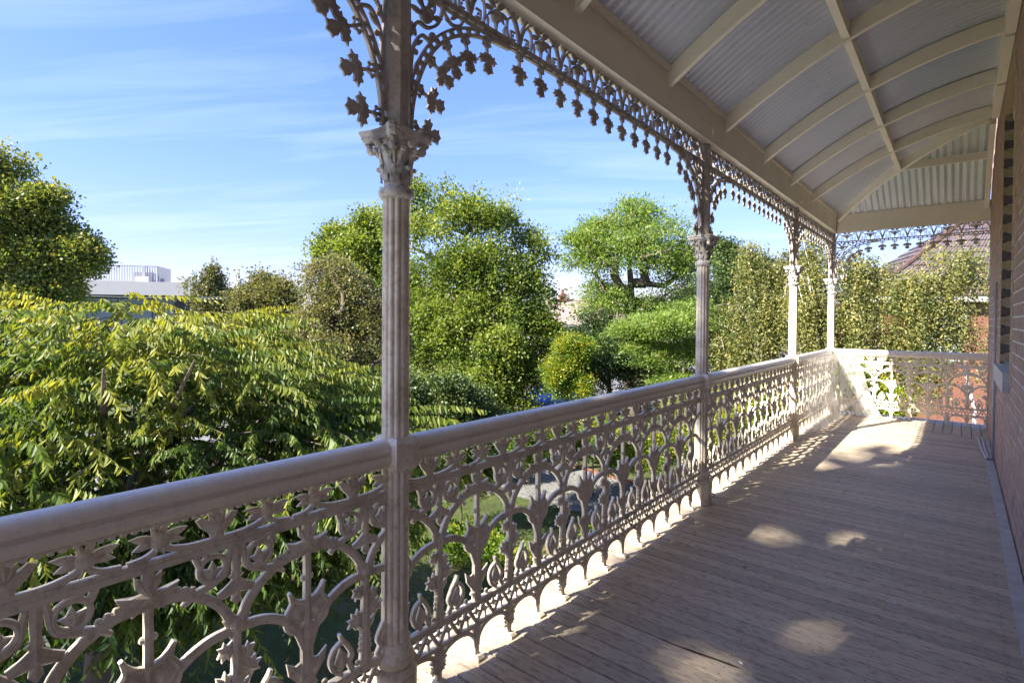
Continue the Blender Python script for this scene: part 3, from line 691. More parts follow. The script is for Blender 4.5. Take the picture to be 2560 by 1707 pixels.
# ---------------- fringe, brackets, pendants
FP = (S-.094)/9
def fringe_unit():
    b = MB(1.1, 1.12); c = FP/2
    for s in (-1, 1):
        xe = c-s*c
        b.ribbon([(xe, 2.640), (xe+s*.008, 2.69), (xe+s*.030, 2.745), (xe+s*.072, 2.790), (xe+s*.135, 2.812)], [.016, .011, .010, .010, .010], .008)
        b.ribbon([(xe+s*.010, 2.66), (xe+s*.022, 2.70), (xe+s*.048, 2.742), (xe+s*.085, 2.770), (c-s*.010, 2.792)], .007, .0068)
        b.ribbon([(xe+s*.030, 2.745), (xe+s*.004, 2.785), (xe+s*.0, 2.815)], [.006, .010], .007)
        b.leaf(xe+s*.042, 2.793, LANCE, .007, -s*.6, .034)
        # small scrolled square and uprights
        b.ribbon([(xe+s*.032, 2.655), (xe+s*.062, 2.655), (xe+s*.062, 2.688), (xe+s*.034, 2.688)], .006, .0068, sub=1)
        b.ball(xe+s*.047, 2.671, .007, .8, 6, 4)
        b.ribbon([(xe+s*.080, 2.645), (xe+s*.088, 2.69), (xe+s*.082, 2.73), (xe+s*.058, 2.745)], .007, .007)
        b.ribbon([(xe+s*.098, 2.690), (xe+s*.108, 2.668), (xe+s*.104, 2.645)], .006, .0066)
        b.leaf(c-s*.036, 2.765, LANCE, .008, s*.95, .070); b.leaf(c-s*.050, 2.728, LANCE, .008, s*1.7, .056)
        b.leaf(c-s*.040, 2.706, LANCE, .007, s*2.3, .036)
    b.leaf(c, 2.79, LANCE, .008, 0, .052)
    b.ball(c, 2.708, .027, .95, 12, 7, rz=.030)
    b.ribbon([(c, 2.685), (c, 2.655), (c, 2.64)], [.018, .006, .010], .008, sub=1)
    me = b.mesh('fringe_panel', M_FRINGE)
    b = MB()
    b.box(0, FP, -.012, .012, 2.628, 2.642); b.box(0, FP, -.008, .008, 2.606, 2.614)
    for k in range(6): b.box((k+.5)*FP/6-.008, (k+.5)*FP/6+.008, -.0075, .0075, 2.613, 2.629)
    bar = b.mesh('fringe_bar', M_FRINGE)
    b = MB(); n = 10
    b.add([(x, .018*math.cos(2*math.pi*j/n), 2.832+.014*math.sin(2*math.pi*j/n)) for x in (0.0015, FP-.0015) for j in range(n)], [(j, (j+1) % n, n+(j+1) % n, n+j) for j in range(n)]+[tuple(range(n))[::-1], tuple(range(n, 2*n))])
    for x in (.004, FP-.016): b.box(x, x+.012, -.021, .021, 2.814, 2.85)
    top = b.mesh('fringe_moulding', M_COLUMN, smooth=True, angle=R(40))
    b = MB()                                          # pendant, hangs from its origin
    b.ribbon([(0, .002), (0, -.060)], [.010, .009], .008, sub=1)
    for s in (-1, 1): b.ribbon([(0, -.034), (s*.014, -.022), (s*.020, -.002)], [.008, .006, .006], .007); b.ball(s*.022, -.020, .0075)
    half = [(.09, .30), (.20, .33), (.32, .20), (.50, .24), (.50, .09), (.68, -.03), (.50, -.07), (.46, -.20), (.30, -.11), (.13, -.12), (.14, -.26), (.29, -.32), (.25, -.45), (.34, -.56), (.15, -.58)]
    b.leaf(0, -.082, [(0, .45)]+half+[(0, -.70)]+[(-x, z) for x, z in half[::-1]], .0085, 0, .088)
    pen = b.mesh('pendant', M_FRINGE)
    return me, bar, top, pen
FU, FBAR, FTOP, PEN = fringe_unit()
ARC = [(.062, 2.085), (.070, 2.19), (.100, 2.30), (.150, 2.40), (.225, 2.485), (.330, 2.550), (.460, 2.588), (.610, 2.603)]
def arc_at(u):
    t = u*(len(ARC)-1); i = min(int(t), len(ARC)-2); f = t-i
    a, b = Vector(ARC[i]), Vector(ARC[i+1]); p = a.lerp(b, f); d = (b-a).normalized(); return p, d
def bracket_mesh():
    b = MB(1.1, 1.15)
    b.ribbon(ARC, .012, .011, sub=4)
    off = []
    for i, p in enumerate(ARC):
        a = Vector(ARC[max(i-1, 0)]); c = Vector(ARC[min(i+1, len(ARC)-1)]); d = (c-a).normalized(); nn = Vector((-d.y, d.x)); off.append((p[0]+nn.x*.026*(1 if i < 7 else .8), p[1]+nn.y*.026))
    b.ribbon(off, .009, .009, sub=4)
    for k in range(18):
        p, d = arc_at((k+.5)/18); nn = Vector((-d.y, d.x)); b.ribbon([(p.x, p.y), (p.x+nn.x*.026, p.y+nn.y*.026)], .015, .0085, sub=1)
    # foliage filling the corner
    b.ribbon([(.052, 2.16), (.055, 2.35), (.052, 2.62)], .009, .008)
    b.ribbon([(.060, 2.30), (.072, 2.40), (.110, 2.46), (.150, 2.455)], .010, .008); b.ribbon([(.060, 2.44), (.09, 2.50), (.14, 2.50), (.19, 2.535), (.215, 2.60), (.20, 2.63)], .010, .008)
    b.ribbon([(.215, 2.60), (.26, 2.565), (.31, 2.58), (.33, 2.62)], .008, .0078); b.ribbon([(.16, 2.62), (.175, 2.585), (.16, 2.55)], .007, .007)
    b.ball(.135, 2.545, .030, .95, 12, 7); b.ball(.165, 2.475, .018, .9, 8, 5); b.ball(.085, 2.39, .012); b.ball(.24, 2.575, .012)
    for (x, z, r, s) in ((.10, 2.59, .7, .06), (.16, 2.60, -.6, .06), (.085, 2.545, 1.4, .055), (.19, 2.555, -1.3, .05), (.075, 2.47, .4, .045), (.09, 2.34, -.2, .05), (.28, 2.60, -.9, .045), (.10, 2.43, -.9, .04), (.065, 2.25, .1, .045)):
        b.leaf(x, z, LANCE, .008, r, s)
    return b.mesh('corner_bracket', M_FRINGE)
BRK = bracket_mesh()
def mirrored(me, name):
    m2 = me.copy(); m2.name = name
    for v in m2.vertices: v.co.x = -v.co.x
    m2.flip_normals(); return m2
BRK_M = mirrored(BRK, 'corner_bracket_b')
def fringe(loc, rz, L, n, label, left=True, right=True):
    root = empty('iron_fringe', loc, rz, label=label, cat='fretwork', group='cast iron fringes under the beam'); fp = (L-.094)/n
    sx = fp/FP
    for k in range(n):
        p = link('fringe_panel', FU, root, (.047+k*fp, 0, 0)); p.scale.x = sx
        link('fringe_bar', FBAR, p); link('fringe_moulding', FTOP, p)
    def pend(x, z, rot, par):
        o = link('pendant', PEN, par, (x, 0, z)); o.rotation_euler = (0, -rot, 0); return o
    for (on, me, x0, s) in ((left, BRK, 0, 1), (right, BRK_M, L, -1)):
        if not on: continue
        br = link('corner_bracket', me, root, (x0, 0, 0))
        for u in (.05, .24, .42, .58, .72, .86):
            p, d = arc_at(u); pend(s*p.x, p.y-.004, s*math.atan2(d.y, d.x), br)
    q = .047+fp/2*.0
    for k in range(1, 2*n):
        x = .047+k*fp/2
        if (left and x < .60) or (right and x > L-.60): continue
        pend(x, 2.606, 0, root)
    return root
fringe((XR, YC[0], 0), R(90), S, 9, 'dark iron lace fringe at the top left, on the camera side of the nearest column', True, True)
fringe((XR, YC[1], 0), R(90), S, 9, 'longest looking iron lace fringe, sweeping from the nearest column to the second one')
fringe((XR, YC[2], 0), R(90), S, 9, 'iron lace fringe between the second and the third column')
fringe((XR, YC[3], 0), R(90), YC[4]-YC[3], 7, 'short iron lace fringe between the third column and the corner column')
fringe((XR, YE, 0), 0, XW-XR+.05, 6, 'iron lace fringe across the far end, below the end beam', True, False)

# ---------------- clear plastic sheet over the corner
def plastic():
    m = Mat('clear_plastic', 0.12, 0, 0.8)
    tr = m.n('ShaderNodeBsdfTransparent'); gl = m.n('ShaderNodeBsdfGlossy'); gl.inputs['Roughness'].default_value = 0.14
    df = m.n('ShaderNodeBsdfDiffuse'); df.inputs['Color'].default_value = (.85, .85, .84, 1); tl = m.n('ShaderNodeBsdfTranslucent'); tl.inputs['Color'].default_value = (.85, .85, .84, 1)
    pos = m.n('ShaderNodeNewGeometry').outputs['Position']
    wv = m.noise(5.5, 5, 0.6, vec=pos, stretch=(1, 1.6, .45)); x = m.n('ShaderNodeMath', operation='ABSOLUTE'); y = m.n('ShaderNodeMath', operation='SUBTRACT'); m.l(wv, y.inputs[0]); y.inputs[1].default_value = .5; m.l(y.outputs[0], x.inputs[0])
    crease = m.ramp(x.outputs[0], [(0.0, (1, 1, 1)), (0.022, (.6, .6, .6)), (0.07, (0.0, 0.0, 0.0))])
    bp = m.n('ShaderNodeBump'); bp.inputs['Strength'].default_value = 1.0; bp.inputs['Distance'].default_value = .03; m.l(x.outputs[0], bp.inputs['Height']); m.l(bp.outputs[0], gl.inputs['Normal'])
    a1 = m.n('ShaderNodeMixShader'); a1.inputs[0].default_value = .5; m.l(df.outputs[0], a1.inputs[1]); m.l(tl.outputs[0], a1.inputs[2])
    a2 = m.n('ShaderNodeMixShader'); a2.inputs[0].default_value = .45; m.l(a1.outputs[0], a2.inputs[1]); m.l(gl.outputs[0], a2.inputs[2])
    mr = m.n('ShaderNodeMapRange'); mr.inputs['To Min'].default_value = .42; mr.inputs['To Max'].default_value = .95; m.l(crease, mr.inputs[0])
    a3 = m.n('ShaderNodeMixShader'); m.l(mr.outputs[0], a3.inputs[0]); m.l(tr.outputs[0], a3.inputs[1]); m.l(a2.outputs[0], a3.inputs[2]); m.l(a3.outputs[0], m.o.inputs[0]); return m.m
M_PLASTIC = plastic()
def film():
    nu, nv = 90, 40; vs = []
    for i in range(nu+1):
        u = i/nu
        for k in range(nv+1):
            v = k/nv                                  # 0 top, 1 bottom
            z = .925*(1-v)+.008+ .012*math.sin(u*40)*(v > .97)
            n1 = mnoise.noise(Vector((u*7, v*2.2, 0)))*.045+mnoise.noise(Vector((u*23, v*5, 3)))*.014
            bul = .055+.10*v**1.6+n1*(.3+v)
            if u < .80: s = u/.80; Y = 7.42+(9.47-7.42)*s+.06*math.sin(v*2.5)*(1-s); X = XR+.045+bul*(min(1, s*3+.15))
            else:
                s = (u-.80)/.20; cY = 9.47-.03; X = XR+.045+bul+s*(.50-.25*(1-v)); Y = cY-.0*s-(.02+.06*v)*math.sin(s*3.14)
                Y = 9.47+ (YE-.05-9.47)*0-(bul-.03)*.5*s
            vs.append((X, Y, z))
    m = MB(); m.add(vs, [(i*(nv+1)+k, (i+1)*(nv+1)+k, (i+1)*(nv+1)+k+1, i*(nv+1)+k+1) for i in range(nu) for k in range(nv)])
    o = m.build('plastic_sheet', M_PLASTIC, smooth=True); tag(o, 'clear crumpled plastic sheet taped inside the railing corner at the far end', 'plastic sheet'); return o
film()

# ---------------- litter on the boards
def litter(px, py, kind, lab):
    v = CF + CR*((px-1280)/F_PX) + CU*((CY-py)/F_PX); p = Vector((0, 0, HC))+v*(-HC/v.z)
    b = MB(); n = 9
    pts = [(random.uniform(.7, 1.1)*math.cos(2*math.pi*j/n)*.014, random.uniform(.7, 1.1)*math.sin(2*math.pi*j/n)*.009, 0.001) for j in range(n)]
    b.add(pts+[(x*.7, y*.7, .005) for x, y, z in pts]+[(0, 0, .007)], [(j, (j+1) % n, n+(j+1) % n, n+j) for j in range(n)]+[(n+j, n+(j+1) % n, 2*n) for j in range(n)])
    o = b.build('paint_flake' if kind else 'dry_leaf', M_WHITE if kind else M_DRY, loc=p, rz=random.uniform(0, 3)); tag(o, lab, 'paint flake' if kind else 'leaf')
M_DRY = simple('dry_leaf', (.25, .15, .07), .8)
litter(2303, 1515, 1, 'white paint flake on the boards at the right, near the wall'); litter(1852, 1656, 1, 'white paint flake on the boards at the bottom of the photo')
litter(2237, 1507, 1, 'tiny pale flake just left of the flake near the wall'); litter(2488, 1283, 0, 'curled dry leaf on the boards beside the wall base'); litter(1861, 1418, 0, 'brown dry leaf lying across a board gap mid floor')
litter(2427, 1246, 1, 'tiny pale flake on the far boards by the wall')

# ------------------------------------------------------------------ garden and street
def sheet(name, pts, z, mat, kind='structure'):
    b = MB(); b.add([(x, y, z) for x, y in pts], [tuple(range(len(pts)))]); return b.build(name, mat, kind=kind)
def lawn_mat():
    m = Mat('lawn', 0.9); pos = m.n('ShaderNodeNewGeometry').outputs['Position']
    a = m.noise(.9, 5, .6, vec=pos); b = m.noise(40, 3, .6, vec=pos)
    c = m.ramp(a, [(.32, (.05, .055, .012)), (.48, (.075, .105, .018)), (.58, (.12, .11, .03)), (.72, (.16, .115, .05))]); c = m.mix(m.ramp(b, [(.4, (.6, .6, .6)), (.7, (0, 0, 0))]), c, (.02, .03, .008))
    m.col(c); m.bump(b, .8, .02); return m.m
M_LAWN = lawn_mat()
sheet('lawn', [(-600, -300), (600, -300), (600, 900), (-600, 900)], GZ, M_LAWN)
sheet('street', [(-29, -60), (-18.6, -60), (-18.6, 140), (-29, 140)], GZ+.004, M_ASPH)
sheet('pavement', [(-18.4, -60), (-14.0, -60), (-14.0, 140), (-18.4, 140)], GZ+.10, M_PATH)
b = MB(); b.box(-18.6, -18.4, -60, 140, GZ-.1, GZ+.12); b.build('kerb', M_PATH, kind='structure')
pp = [G(1215, 1195), G(1400, 1160), G(1600, 1215), G(1640, 1300), G(1420, 1275), G(1290, 1240)]
sheet('garden_path', [(p.x, p.y) for p in pp], GZ+.006, M_PATH)
be = empty('brick_edging', G(1500, 1210), label='row of red bricks edging the garden bed behind the path', cat='edging')
e0, e1 = G(1400, 1158), G(1640, 1225); nb_ = int((e1-e0).length/.235)
eb = MB(); eb.box(0, .225, -.055, .055, 0, .09); ebm = eb.mesh('brick', M_RED)
for k in range(nb_):
    p = e0.lerp(e1, k/nb_)-be.location; link('brick', ebm, be, (p.x, p.y, 0), math.atan2(e1.y-e0.y, e1.x-e0.x))

# fence of iron pickets
fe = empty('picket_fence', (-12.9, 16, GZ), label='dark iron picket fence between the garden and the pavement', cat='fence')
pk = MB(); pk.box(-.008, .008, -.008, .008, .05, 1.25); pk.add([(-.014, -.014, 1.25), (.014, -.014, 1.25), (.014, .014, 1.25), (-.014, .014, 1.25), (0, 0, 1.36)], [(0, 1, 4), (1, 2, 4), (2, 3, 4), (3, 0, 4), (3, 2, 1, 0)])
pm = pk.mesh('picket', M_FRAME)
for k in range(150): link('picket', pm, fe, (0, -7+k*.12, 0))
r_ = MB(); r_.box(-.015, .015, -7.1, 11, .2, .24); r_.box(-.015, .015, -7.1, 11, 1.1, 1.14); r_.build('fence_rail', M_FRAME, fe)

# ------------------------------------------------------------------ vegetation
def np_mesh(name, V, loops_per, mat, tint):
    """V: (N, k, 3) one polygon of k corners per row"""
    N, k, _ = V.shape; me = bpy.data.meshes.new(name)
    me.vertices.add(N*k); me.vertices.foreach_set('co', V.reshape(-1).astype(np.float32))
    me.loops.add(N*k); me.loops.foreach_set('vertex_index', np.arange(N*k, dtype=np.int32))
    me.polygons.add(N); me.polygons.foreach_set('loop_start', np.arange(0, N*k, k, dtype=np.int32)); me.polygons.foreach_set('loop_total', np.full(N, k, dtype=np.int32))
    at = me.attributes.new('tint', 'FLOAT', 'FACE'); at.data.foreach_set('value', np.clip(tint, 0, 1).astype(np.float32))
    me.materials.append(mat); me.update(); return me
def norm(a): return a/np.maximum(np.linalg.norm(a, axis=1, keepdims=True), 1e-9)
def leaf_quads(P, D, Sd, ln, wd):
    """one bent leaf of two four-cornered halves at P, along D, width along Sd"""
    N = np.cross(D, Sd); ln = ln[:, None]; wd = wd[:, None]; up = N*wd*.28
    tip = P+D*ln; a = P+D*ln*.30+Sd*wd*.5+up; b_ = P+D*ln*.68+Sd*wd*.36+up; c = P+D*ln*.30-Sd*wd*.5+up; d = P+D*ln*.68-Sd*wd*.36+up
    return np.stack([np.stack([P, a, b_, tip], 1), np.stack([P, tip, d, c], 1)], 1).reshape(-1, 4, 3)
def leaf_cloud(lobes, n, size, clump=.42, per=55, flat=1.0, weep=0.0, up=.5, tint0=.5, shell=.58, seed=1, elong=1.5, tintvar=.22, topt=.12, cull=True, strands=2, jit=.13, frac=True, big=()):
    r = np.random.default_rng(seed); L0 = np.array(lobes, float); L = []
    for l_ in L0:
        L.append([*l_[:3], *(l_[3:]*(.80 if frac else 1))])
        for _ in range(7 if frac else 0):
            dd = norm(r.normal(size=(1, 3)))[0]; dd[2] = abs(dd[2]) if dd[2] < -.4 else dd[2]; k_ = r.uniform(.26, .5)
            L.append([*(l_[:3]+dd*l_[3:]*r.uniform(.62, .85)), *(l_[3:]*k_)])
    L = np.array(L+[list(b_) for b_ in big])
    wgt = (L[:, 3]*L[:, 5])**.85; wgt /= wgt.sum(); nc = max(4, int(n/per))
    idx = r.choice(len(L), nc*2, p=wgt); d = norm(r.normal(size=(nc*2, 3)))
    mid_ = L0[:, :3].mean(0); tc = norm(np.array([[0, 0, HC]])-mid_[None])[0]
    sc_ = ((L[idx, :3]+d*L[idx, 3:6]-mid_)@tc)/np.abs(L0[:, 3:]).max()+r.normal(size=nc*2)*.35
    sel = np.argsort(-sc_)[:nc] if cull else np.arange(nc)
    sel = r.permutation(sel); idx = idx[sel]; d = d[sel]; d[:, 2] = np.where(d[:, 2] < -.55, -d[:, 2], d[:, 2])
    rad = (shell+(1-shell)*r.random(nc)**.6)[:, None]
    wob = 1+.16*np.sin(d[:, :1]*5+idx[:, None])*np.cos(d[:, 2:3]*6+idx[:, None]*2)
    C = L[idx, :3]+d*L[idx, 3:6]*rad*wob+r.normal(size=(nc, 3))*L[idx, 3:6]*jit
    ct = tint0+r.normal(size=nc)*tintvar+topt*d[:, 2]
    cs = clump*(.55+.9*r.random(nc))
    k = np.repeat(np.arange(nc), per); m = len(k)
    g = r.normal(size=(m, 3)); g = norm(g)*(r.random((m, 1))**.45)
    off = g*cs[k][:, None]; off[:, 2] *= flat
    P = C[k]+off
    if weep:
        t = r.random(m); st = r.integers(0, strands, m); a = st*2.3+k; wl_ = weep*(.45+.9*np.abs(np.sin(k*1.7+st))); P = C[k]+np.stack([np.cos(a), np.sin(a), 0*a], 1)*(cs[k]*(.35+.35*t))[:, None]+r.normal(size=(m, 3))*(.03+.03*t)[:, None]; P[:, 2] -= t*wl_
    D = norm(d[k]*.5+g*.7+r.normal(size=(m, 3))*.6+np.array([0, 0, (-.9 if weep else -.15)])); 
    Sd = norm(np.cross(D, r.normal(size=(m, 3))+np.array([0, 0, up*2]))); 
    s = size*(.6+.8*r.random(m))
    N = np.cross(D, Sd); mid = P+D*(s*.5*elong)[:, None]; h = (s*.5)[:, None]
    V = np.stack([P, mid+Sd*h+N*h*.25, P+D*(s*elong)[:, None], mid-Sd*h+N*h*.25], 1)
    tint = ct[k]+r.normal(size=m)*.10
    return V, tint, C
def lobe_px(px, py, rx, ry, zf, dz=0):
    c = W(px, py, zf+dz); k = zf/F_PX; return [c.x, c.y, c.z, rx*k, rx*k, ry*k]
NMUL = 2.15
def tree(name, label, cat, lobes, n, size, mat, barkm=None, trunk=None, group=None, limbs=9, trad=.16, seed=1, holes=None, **kw):
    L = np.array(lobes); kw['clump'] = kw.get('clump', .42)*.85; V, t, C = leaf_cloud(lobes, int(n*NMUL), size*.56, seed=seed, **kw)
    core = kw.pop('core', None)
    if trunk is None: trunk = (float(L[:, 0].mean()), float(L[:, 1].mean()))
    base = Vector((trunk[0], trunk[1], GZ)); root = empty(name, base, label=label, cat=cat, group=group)
    if holes:  # crown shaped along the sun's path: leaves cut away where light should land
        m_ = V.mean(1); a_ = m_[:, 0]+.46*m_[:, 2]; b_ = m_[:, 1]+1.204*m_[:, 2]; kp = (a_ > -1.36-.07*np.sin(b_*5))
        for (ha, hb, hr) in holes: kp &= ((a_-ha)**2+((b_-hb)*.8)**2) > hr*hr
        V = V[kp]; t = t[kp]
    V = V-np.array(base); cr_ = link('crown', np_mesh('crown', V, 4, mat, t), root)
    r = np.random.default_rng(seed+50); b = MB(); top = float((L[:, 2]+L[:, 5]*.3).max())-GZ; hgt = max(top, .5)
    tc = Vector((float(L[:, 0].mean())-base.x, float(L[:, 1].mean())-base.y, 0))
    pts = [Vector((0, 0, -.05))]+[tc*(k/6)**1.5*.8+Vector((math.sin(k*1.3+seed)*.02*hgt, math.cos(k*1.7+seed)*.02*hgt, hgt*.82*k/6)) for k in range(1, 7)]
    b.tube(pts, [trad*(1-.12*k) for k in range(7)], 9); b.build('trunk', barkm or M_BARK, root, smooth=True)
    # limbs: every leaf clump joined to the nearest wood already grown, thickness from what each limb carries
    CC = C[r.choice(len(C), min(limbs*4, len(C)), replace=False)]-np.array(base)
    nodes = [np.array(p_) for p_ in pts[2:]]; par = [-1]+list(range(len(nodes)-1)); fixed = len(nodes)
    top_ = nodes[-2]; order = np.argsort(np.linalg.norm(CC-top_, axis=1))
    for q_ in order:
        c = CC[q_]; NA = np.array(nodes); dd = np.linalg.norm(NA-c, axis=1)+.9*np.maximum(0, NA[:, 2]-c[2]); k = int(np.argmin(dd)); s0 = nodes[k]; L_ = np.linalg.norm(c-s0); ns = max(1, int(L_/.7))
        for u in range(1, ns+1):
            f = u/ns; pt = s0+(c-s0)*f+r.normal(size=3)*.07*min(L_, 1.5)*(1 if u < ns else .2)+np.array([0, 0, .12*L_*math.sin(f*math.pi)]); nodes.append(pt); par.append(k if u == 1 else len(nodes)-2)
    load = np.ones(len(nodes))
    for k in range(len(nodes)-1, fixed-1, -1): load[par[k]] += load[k]
    rad_ = np.clip(trad*.75*(load/load.max())**.5, .007, trad*.75)
    b = MB()
    for k in range(fixed, len(nodes)):
        a_ = nodes[par[k]]; r0 = min(rad_[par[k]], rad_[k]*1.5); b.tube([a_, nodes[k]], [r0, rad_[k]], 5 if rad_[k] > .03 else 4, caps=False)
    b.build('limbs', M_BARKG if barkm is M_BIRCH else (barkm or M_BARK), root, smooth=True); return root
G_PIST = leaf_mat('pistache_leaf', (.014, .040, .010), (.088, .145, .026), (.36, .35, .06), .45, .5)
G_OAK = leaf_mat('oak_leaf', (.05, .10, .024), (.155, .22, .05), (.33, .28, .07), .42)
G_YEL = leaf_mat('yellowgreen_leaf', (.035, .075, .015), (.155, .22, .04), (.33, .36, .075), .45)
G_OLV = leaf_mat('olive_leaf', (.05, .075, .024), (.145, .155, .055), (.26, .23, .11), .35)
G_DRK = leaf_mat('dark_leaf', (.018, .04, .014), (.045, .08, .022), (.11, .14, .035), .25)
G_FEA = leaf_mat('feathery_leaf', (.05, .10, .02), (.15, .24, .05), (.28, .36, .09), .48)
G_BIR = leaf_mat('birch_leaf', (.06, .085, .022), (.17, .19, .055), (.33, .30, .10), .35)
G_BSH = leaf_mat('bush_leaf', (.04, .10, .012), (.12, .21, .02), (.40, .36, .03), .4)
G_RDY = leaf_mat('autumn_leaf', (.35, .10, .02), (.55, .22, .02), (.6, .38, .03), .3)

# the big tree right in front of the veranda: long sprays of hanging leaflets
def front_tree():
    r = np.random.default_rng(5); zc = 6.1; c = W(255, 1085, zc); base = Vector((c.x-.3, c.y, GZ))
    root = empty('leafy_tree', base, label='large leafy tree with drooping yellow green leaflets right beyond the railing', cat='tree')
    LAT = np.array([_r0.x, _r0.y, 0]); FWD = np.array([_f0.x, _f0.y, 0]); cx, cy, cz = c; RX, RZ = 3.4, 1.62
    V = []; T = []; twigs = MB(); ntw = 0
    ncl = 1080
    for q in range(ncl):
        az = r.uniform(0, 2*math.pi); el = math.asin(r.uniform(-.62, 1)); fr = r.uniform(.66, 1.0) if q % 4 else r.uniform(.4, .8)
        wob = 1+.10*math.sin(az*5)+.08*math.sin(az*11+el*7)
        d = np.array([math.cos(az)*math.cos(el), math.sin(az)*math.cos(el), math.sin(el)])
        if q % 6 == 0: az = math.atan2(-c.y+.5, -c.x-.8)+r.uniform(-1.1, 1.1); el = r.uniform(-.75, .1); fr = r.uniform(.55, .95); d = np.array([math.cos(az)*math.cos(el), math.sin(az)*math.cos(el), math.sin(el)])
        p0 = np.array([cx, cy, cz-.35])+(LAT*(d@LAT)*RX*wob+FWD*(d@FWD)*2.35*wob+np.array([0, 0, d[2]*RZ]))*fr
        mp_ = W(230, 900, zc-.3); p0[2] += .36*math.exp(-((p0[0]-mp_.x)**2+(p0[1]-mp_.y)**2)/2.4)*max(d[2], 0)+.28*(mnoise.noise(Vector((p0[0]*.9, p0[1]*.9, 1)))*2)*max(d[2], 0)
        out = np.array([math.cos(az), math.sin(az), 0]); nsp = r.integers(4, 7)
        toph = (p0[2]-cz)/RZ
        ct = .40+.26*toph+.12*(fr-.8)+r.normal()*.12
        for s in range(nsp):
            a2 = az+r.uniform(-1.0, 1.0); hd = np.array([math.cos(a2), math.sin(a2), 0]); ln = r.uniform(.45, 1.0); el0 = r.uniform(-.1, .42); sag = r.uniform(.15, .5)
            nl = int(ln/.031); t = np.linspace(.12, 1, nl)
            ax = p0+r.normal(size=3)*.06+hd*(t[:, None]*ln)+np.array([0, 0, 1])*((t*el0-t*t*sag)*ln)[:, None]
            side = np.array([-hd[1], hd[0], 0]); sg = np.where(np.arange(nl) % 2 == 0, 1, -1)
            prof_ = np.sin(np.clip(t*3.3, .5, 2.9))
            D = norm(side*sg[:, None]*r.uniform(.25, .55)+hd*.30+np.array([0, 0, -1])*r.uniform(.55, 1.0)+r.normal(size=(nl, 3))*.22)
            Sd = norm(np.cross(D, side*sg[:, None]*1.0+r.normal(size=(nl, 3))*.55))
            lw = (.074+.026*r.random(nl))*(.65+.45*prof_)
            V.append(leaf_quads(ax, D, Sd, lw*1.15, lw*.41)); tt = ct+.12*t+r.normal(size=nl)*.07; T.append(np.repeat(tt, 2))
            if s < 2 and q % 2 == 0: twigs.tube([Vector(ax[0]-hd*.15), Vector(ax[nl//2]), Vector(ax[-1])], [.006, .004, .002], 4, caps=False)
    V = np.concatenate(V); T = np.concatenate(T)
    # a few sprays turn orange at the crown's upper left
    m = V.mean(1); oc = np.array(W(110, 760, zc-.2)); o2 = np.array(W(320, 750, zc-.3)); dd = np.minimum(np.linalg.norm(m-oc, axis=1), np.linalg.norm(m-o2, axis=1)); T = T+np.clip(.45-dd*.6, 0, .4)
    keep = m[:, 0] < XR-.45; V = V[keep]; T = T[keep]
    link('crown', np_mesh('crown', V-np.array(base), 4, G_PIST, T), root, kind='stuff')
    twigs.v = [(a-base.x, b_-base.y, z-base.z) for a, b_, z in twigs.v]; twigs.build('twigs', M_BARK, root)
    b = MB(); tp = [(0, 0, -.05), (.05, .03, .8), (.0, .1, 1.6), (.1, .1, 2.3)]; b.tube(tp, [.22, .18, .16, .15], 12); b.build('trunk', M_BARK, root, smooth=True)
    b = MB()
    for k in range(26):
        a = k*2.4; rr = r.uniform(1.6, 3.3); e = Vector((math.cos(a)*rr+.3, math.sin(a)*rr, cz-GZ+r.uniform(-.9, 1.0))); s0 = Vector((.05, .1, r.uniform(1.4, 2.3))); mid = s0.lerp(e, .5)+Vector((r.normal()*.2, r.normal()*.2, .3))
        b.tube([s0, s0.lerp(mid, .5), mid, mid.lerp(e, .5)+Vector((0, 0, .12)), e], [.075, .06, .045, .028, .008], 6)
    b.build('limbs', M_BARK, root, smooth=True)
front_tree()

tree('oak_tree', 'dark green tree at the left edge of the photo, browned at its top', 'tree',
     [lobe_px(10, 425, 62, 52, 24), lobe_px(-60, 470, 90, 80, 24), lobe_px(45, 520, 110, 55, 24), lobe_px(-40, 580, 150, 70, 24), lobe_px(130, 505, 45, 26, 24), lobe_px(110, 590, 80, 50, 24), lobe_px(60, 660, 120, 62, 24), lobe_px(165, 655, 72, 55, 24), lobe_px(205, 640, 42, 45, 24), lobe_px(-80, 690, 160, 90, 24), lobe_px(130, 715, 60, 30, 24), lobe_px(10, 770, 150, 50, 24), lobe_px(100, 740, 80, 28, 24)],
     34000, .17, G_OAK, trunk=tuple(W(-40, 700, 24))[:2], limbs=26, clump=.62, per=40, shell=.2, jit=.22, seed=3, tint0=.48, topt=.25, tintvar=.16, trad=.3)
tree('conical_tree', 'small pointed weeping tree beside the grey utility pole', 'tree',
     [lobe_px(540, 690, 30, 50, 42), lobe_px(520, 720, 50, 55, 42), lobe_px(465, 700, 34, 16, 42), lobe_px(535, 770, 62, 60, 42)], 9000, .17, G_OLV, limbs=6, clump=.6, per=50, weep=1.2, seed=4, tint0=.35)
tree('bronze_shrub_tree', 'bronze green bushy tree just right of the utility pole', 'tree',
     [lobe_px(660, 735, 48, 48, 19), lobe_px(625, 780, 50, 60, 19), lobe_px(700, 780, 70, 70, 19), lobe_px(640, 860, 90, 80, 19)], 16000, .10, G_OLV, clump=.4, per=50, seed=6, tint0=.52, shell=.4)
tree('bronze_shrub_tree', 'rounded bronze green tree behind the nearest column, left of it', 'tree',
     [lobe_px(830, 720, 80, 62, 17), lobe_px(880, 780, 100, 90, 17), lobe_px(790, 810, 90, 90, 17), lobe_px(940, 850, 80, 90, 17), lobe_px(850, 900, 130, 90, 17)], 26000, .085, G_OLV, clump=.38, per=50, seed=8, tint0=.56, shell=.5)
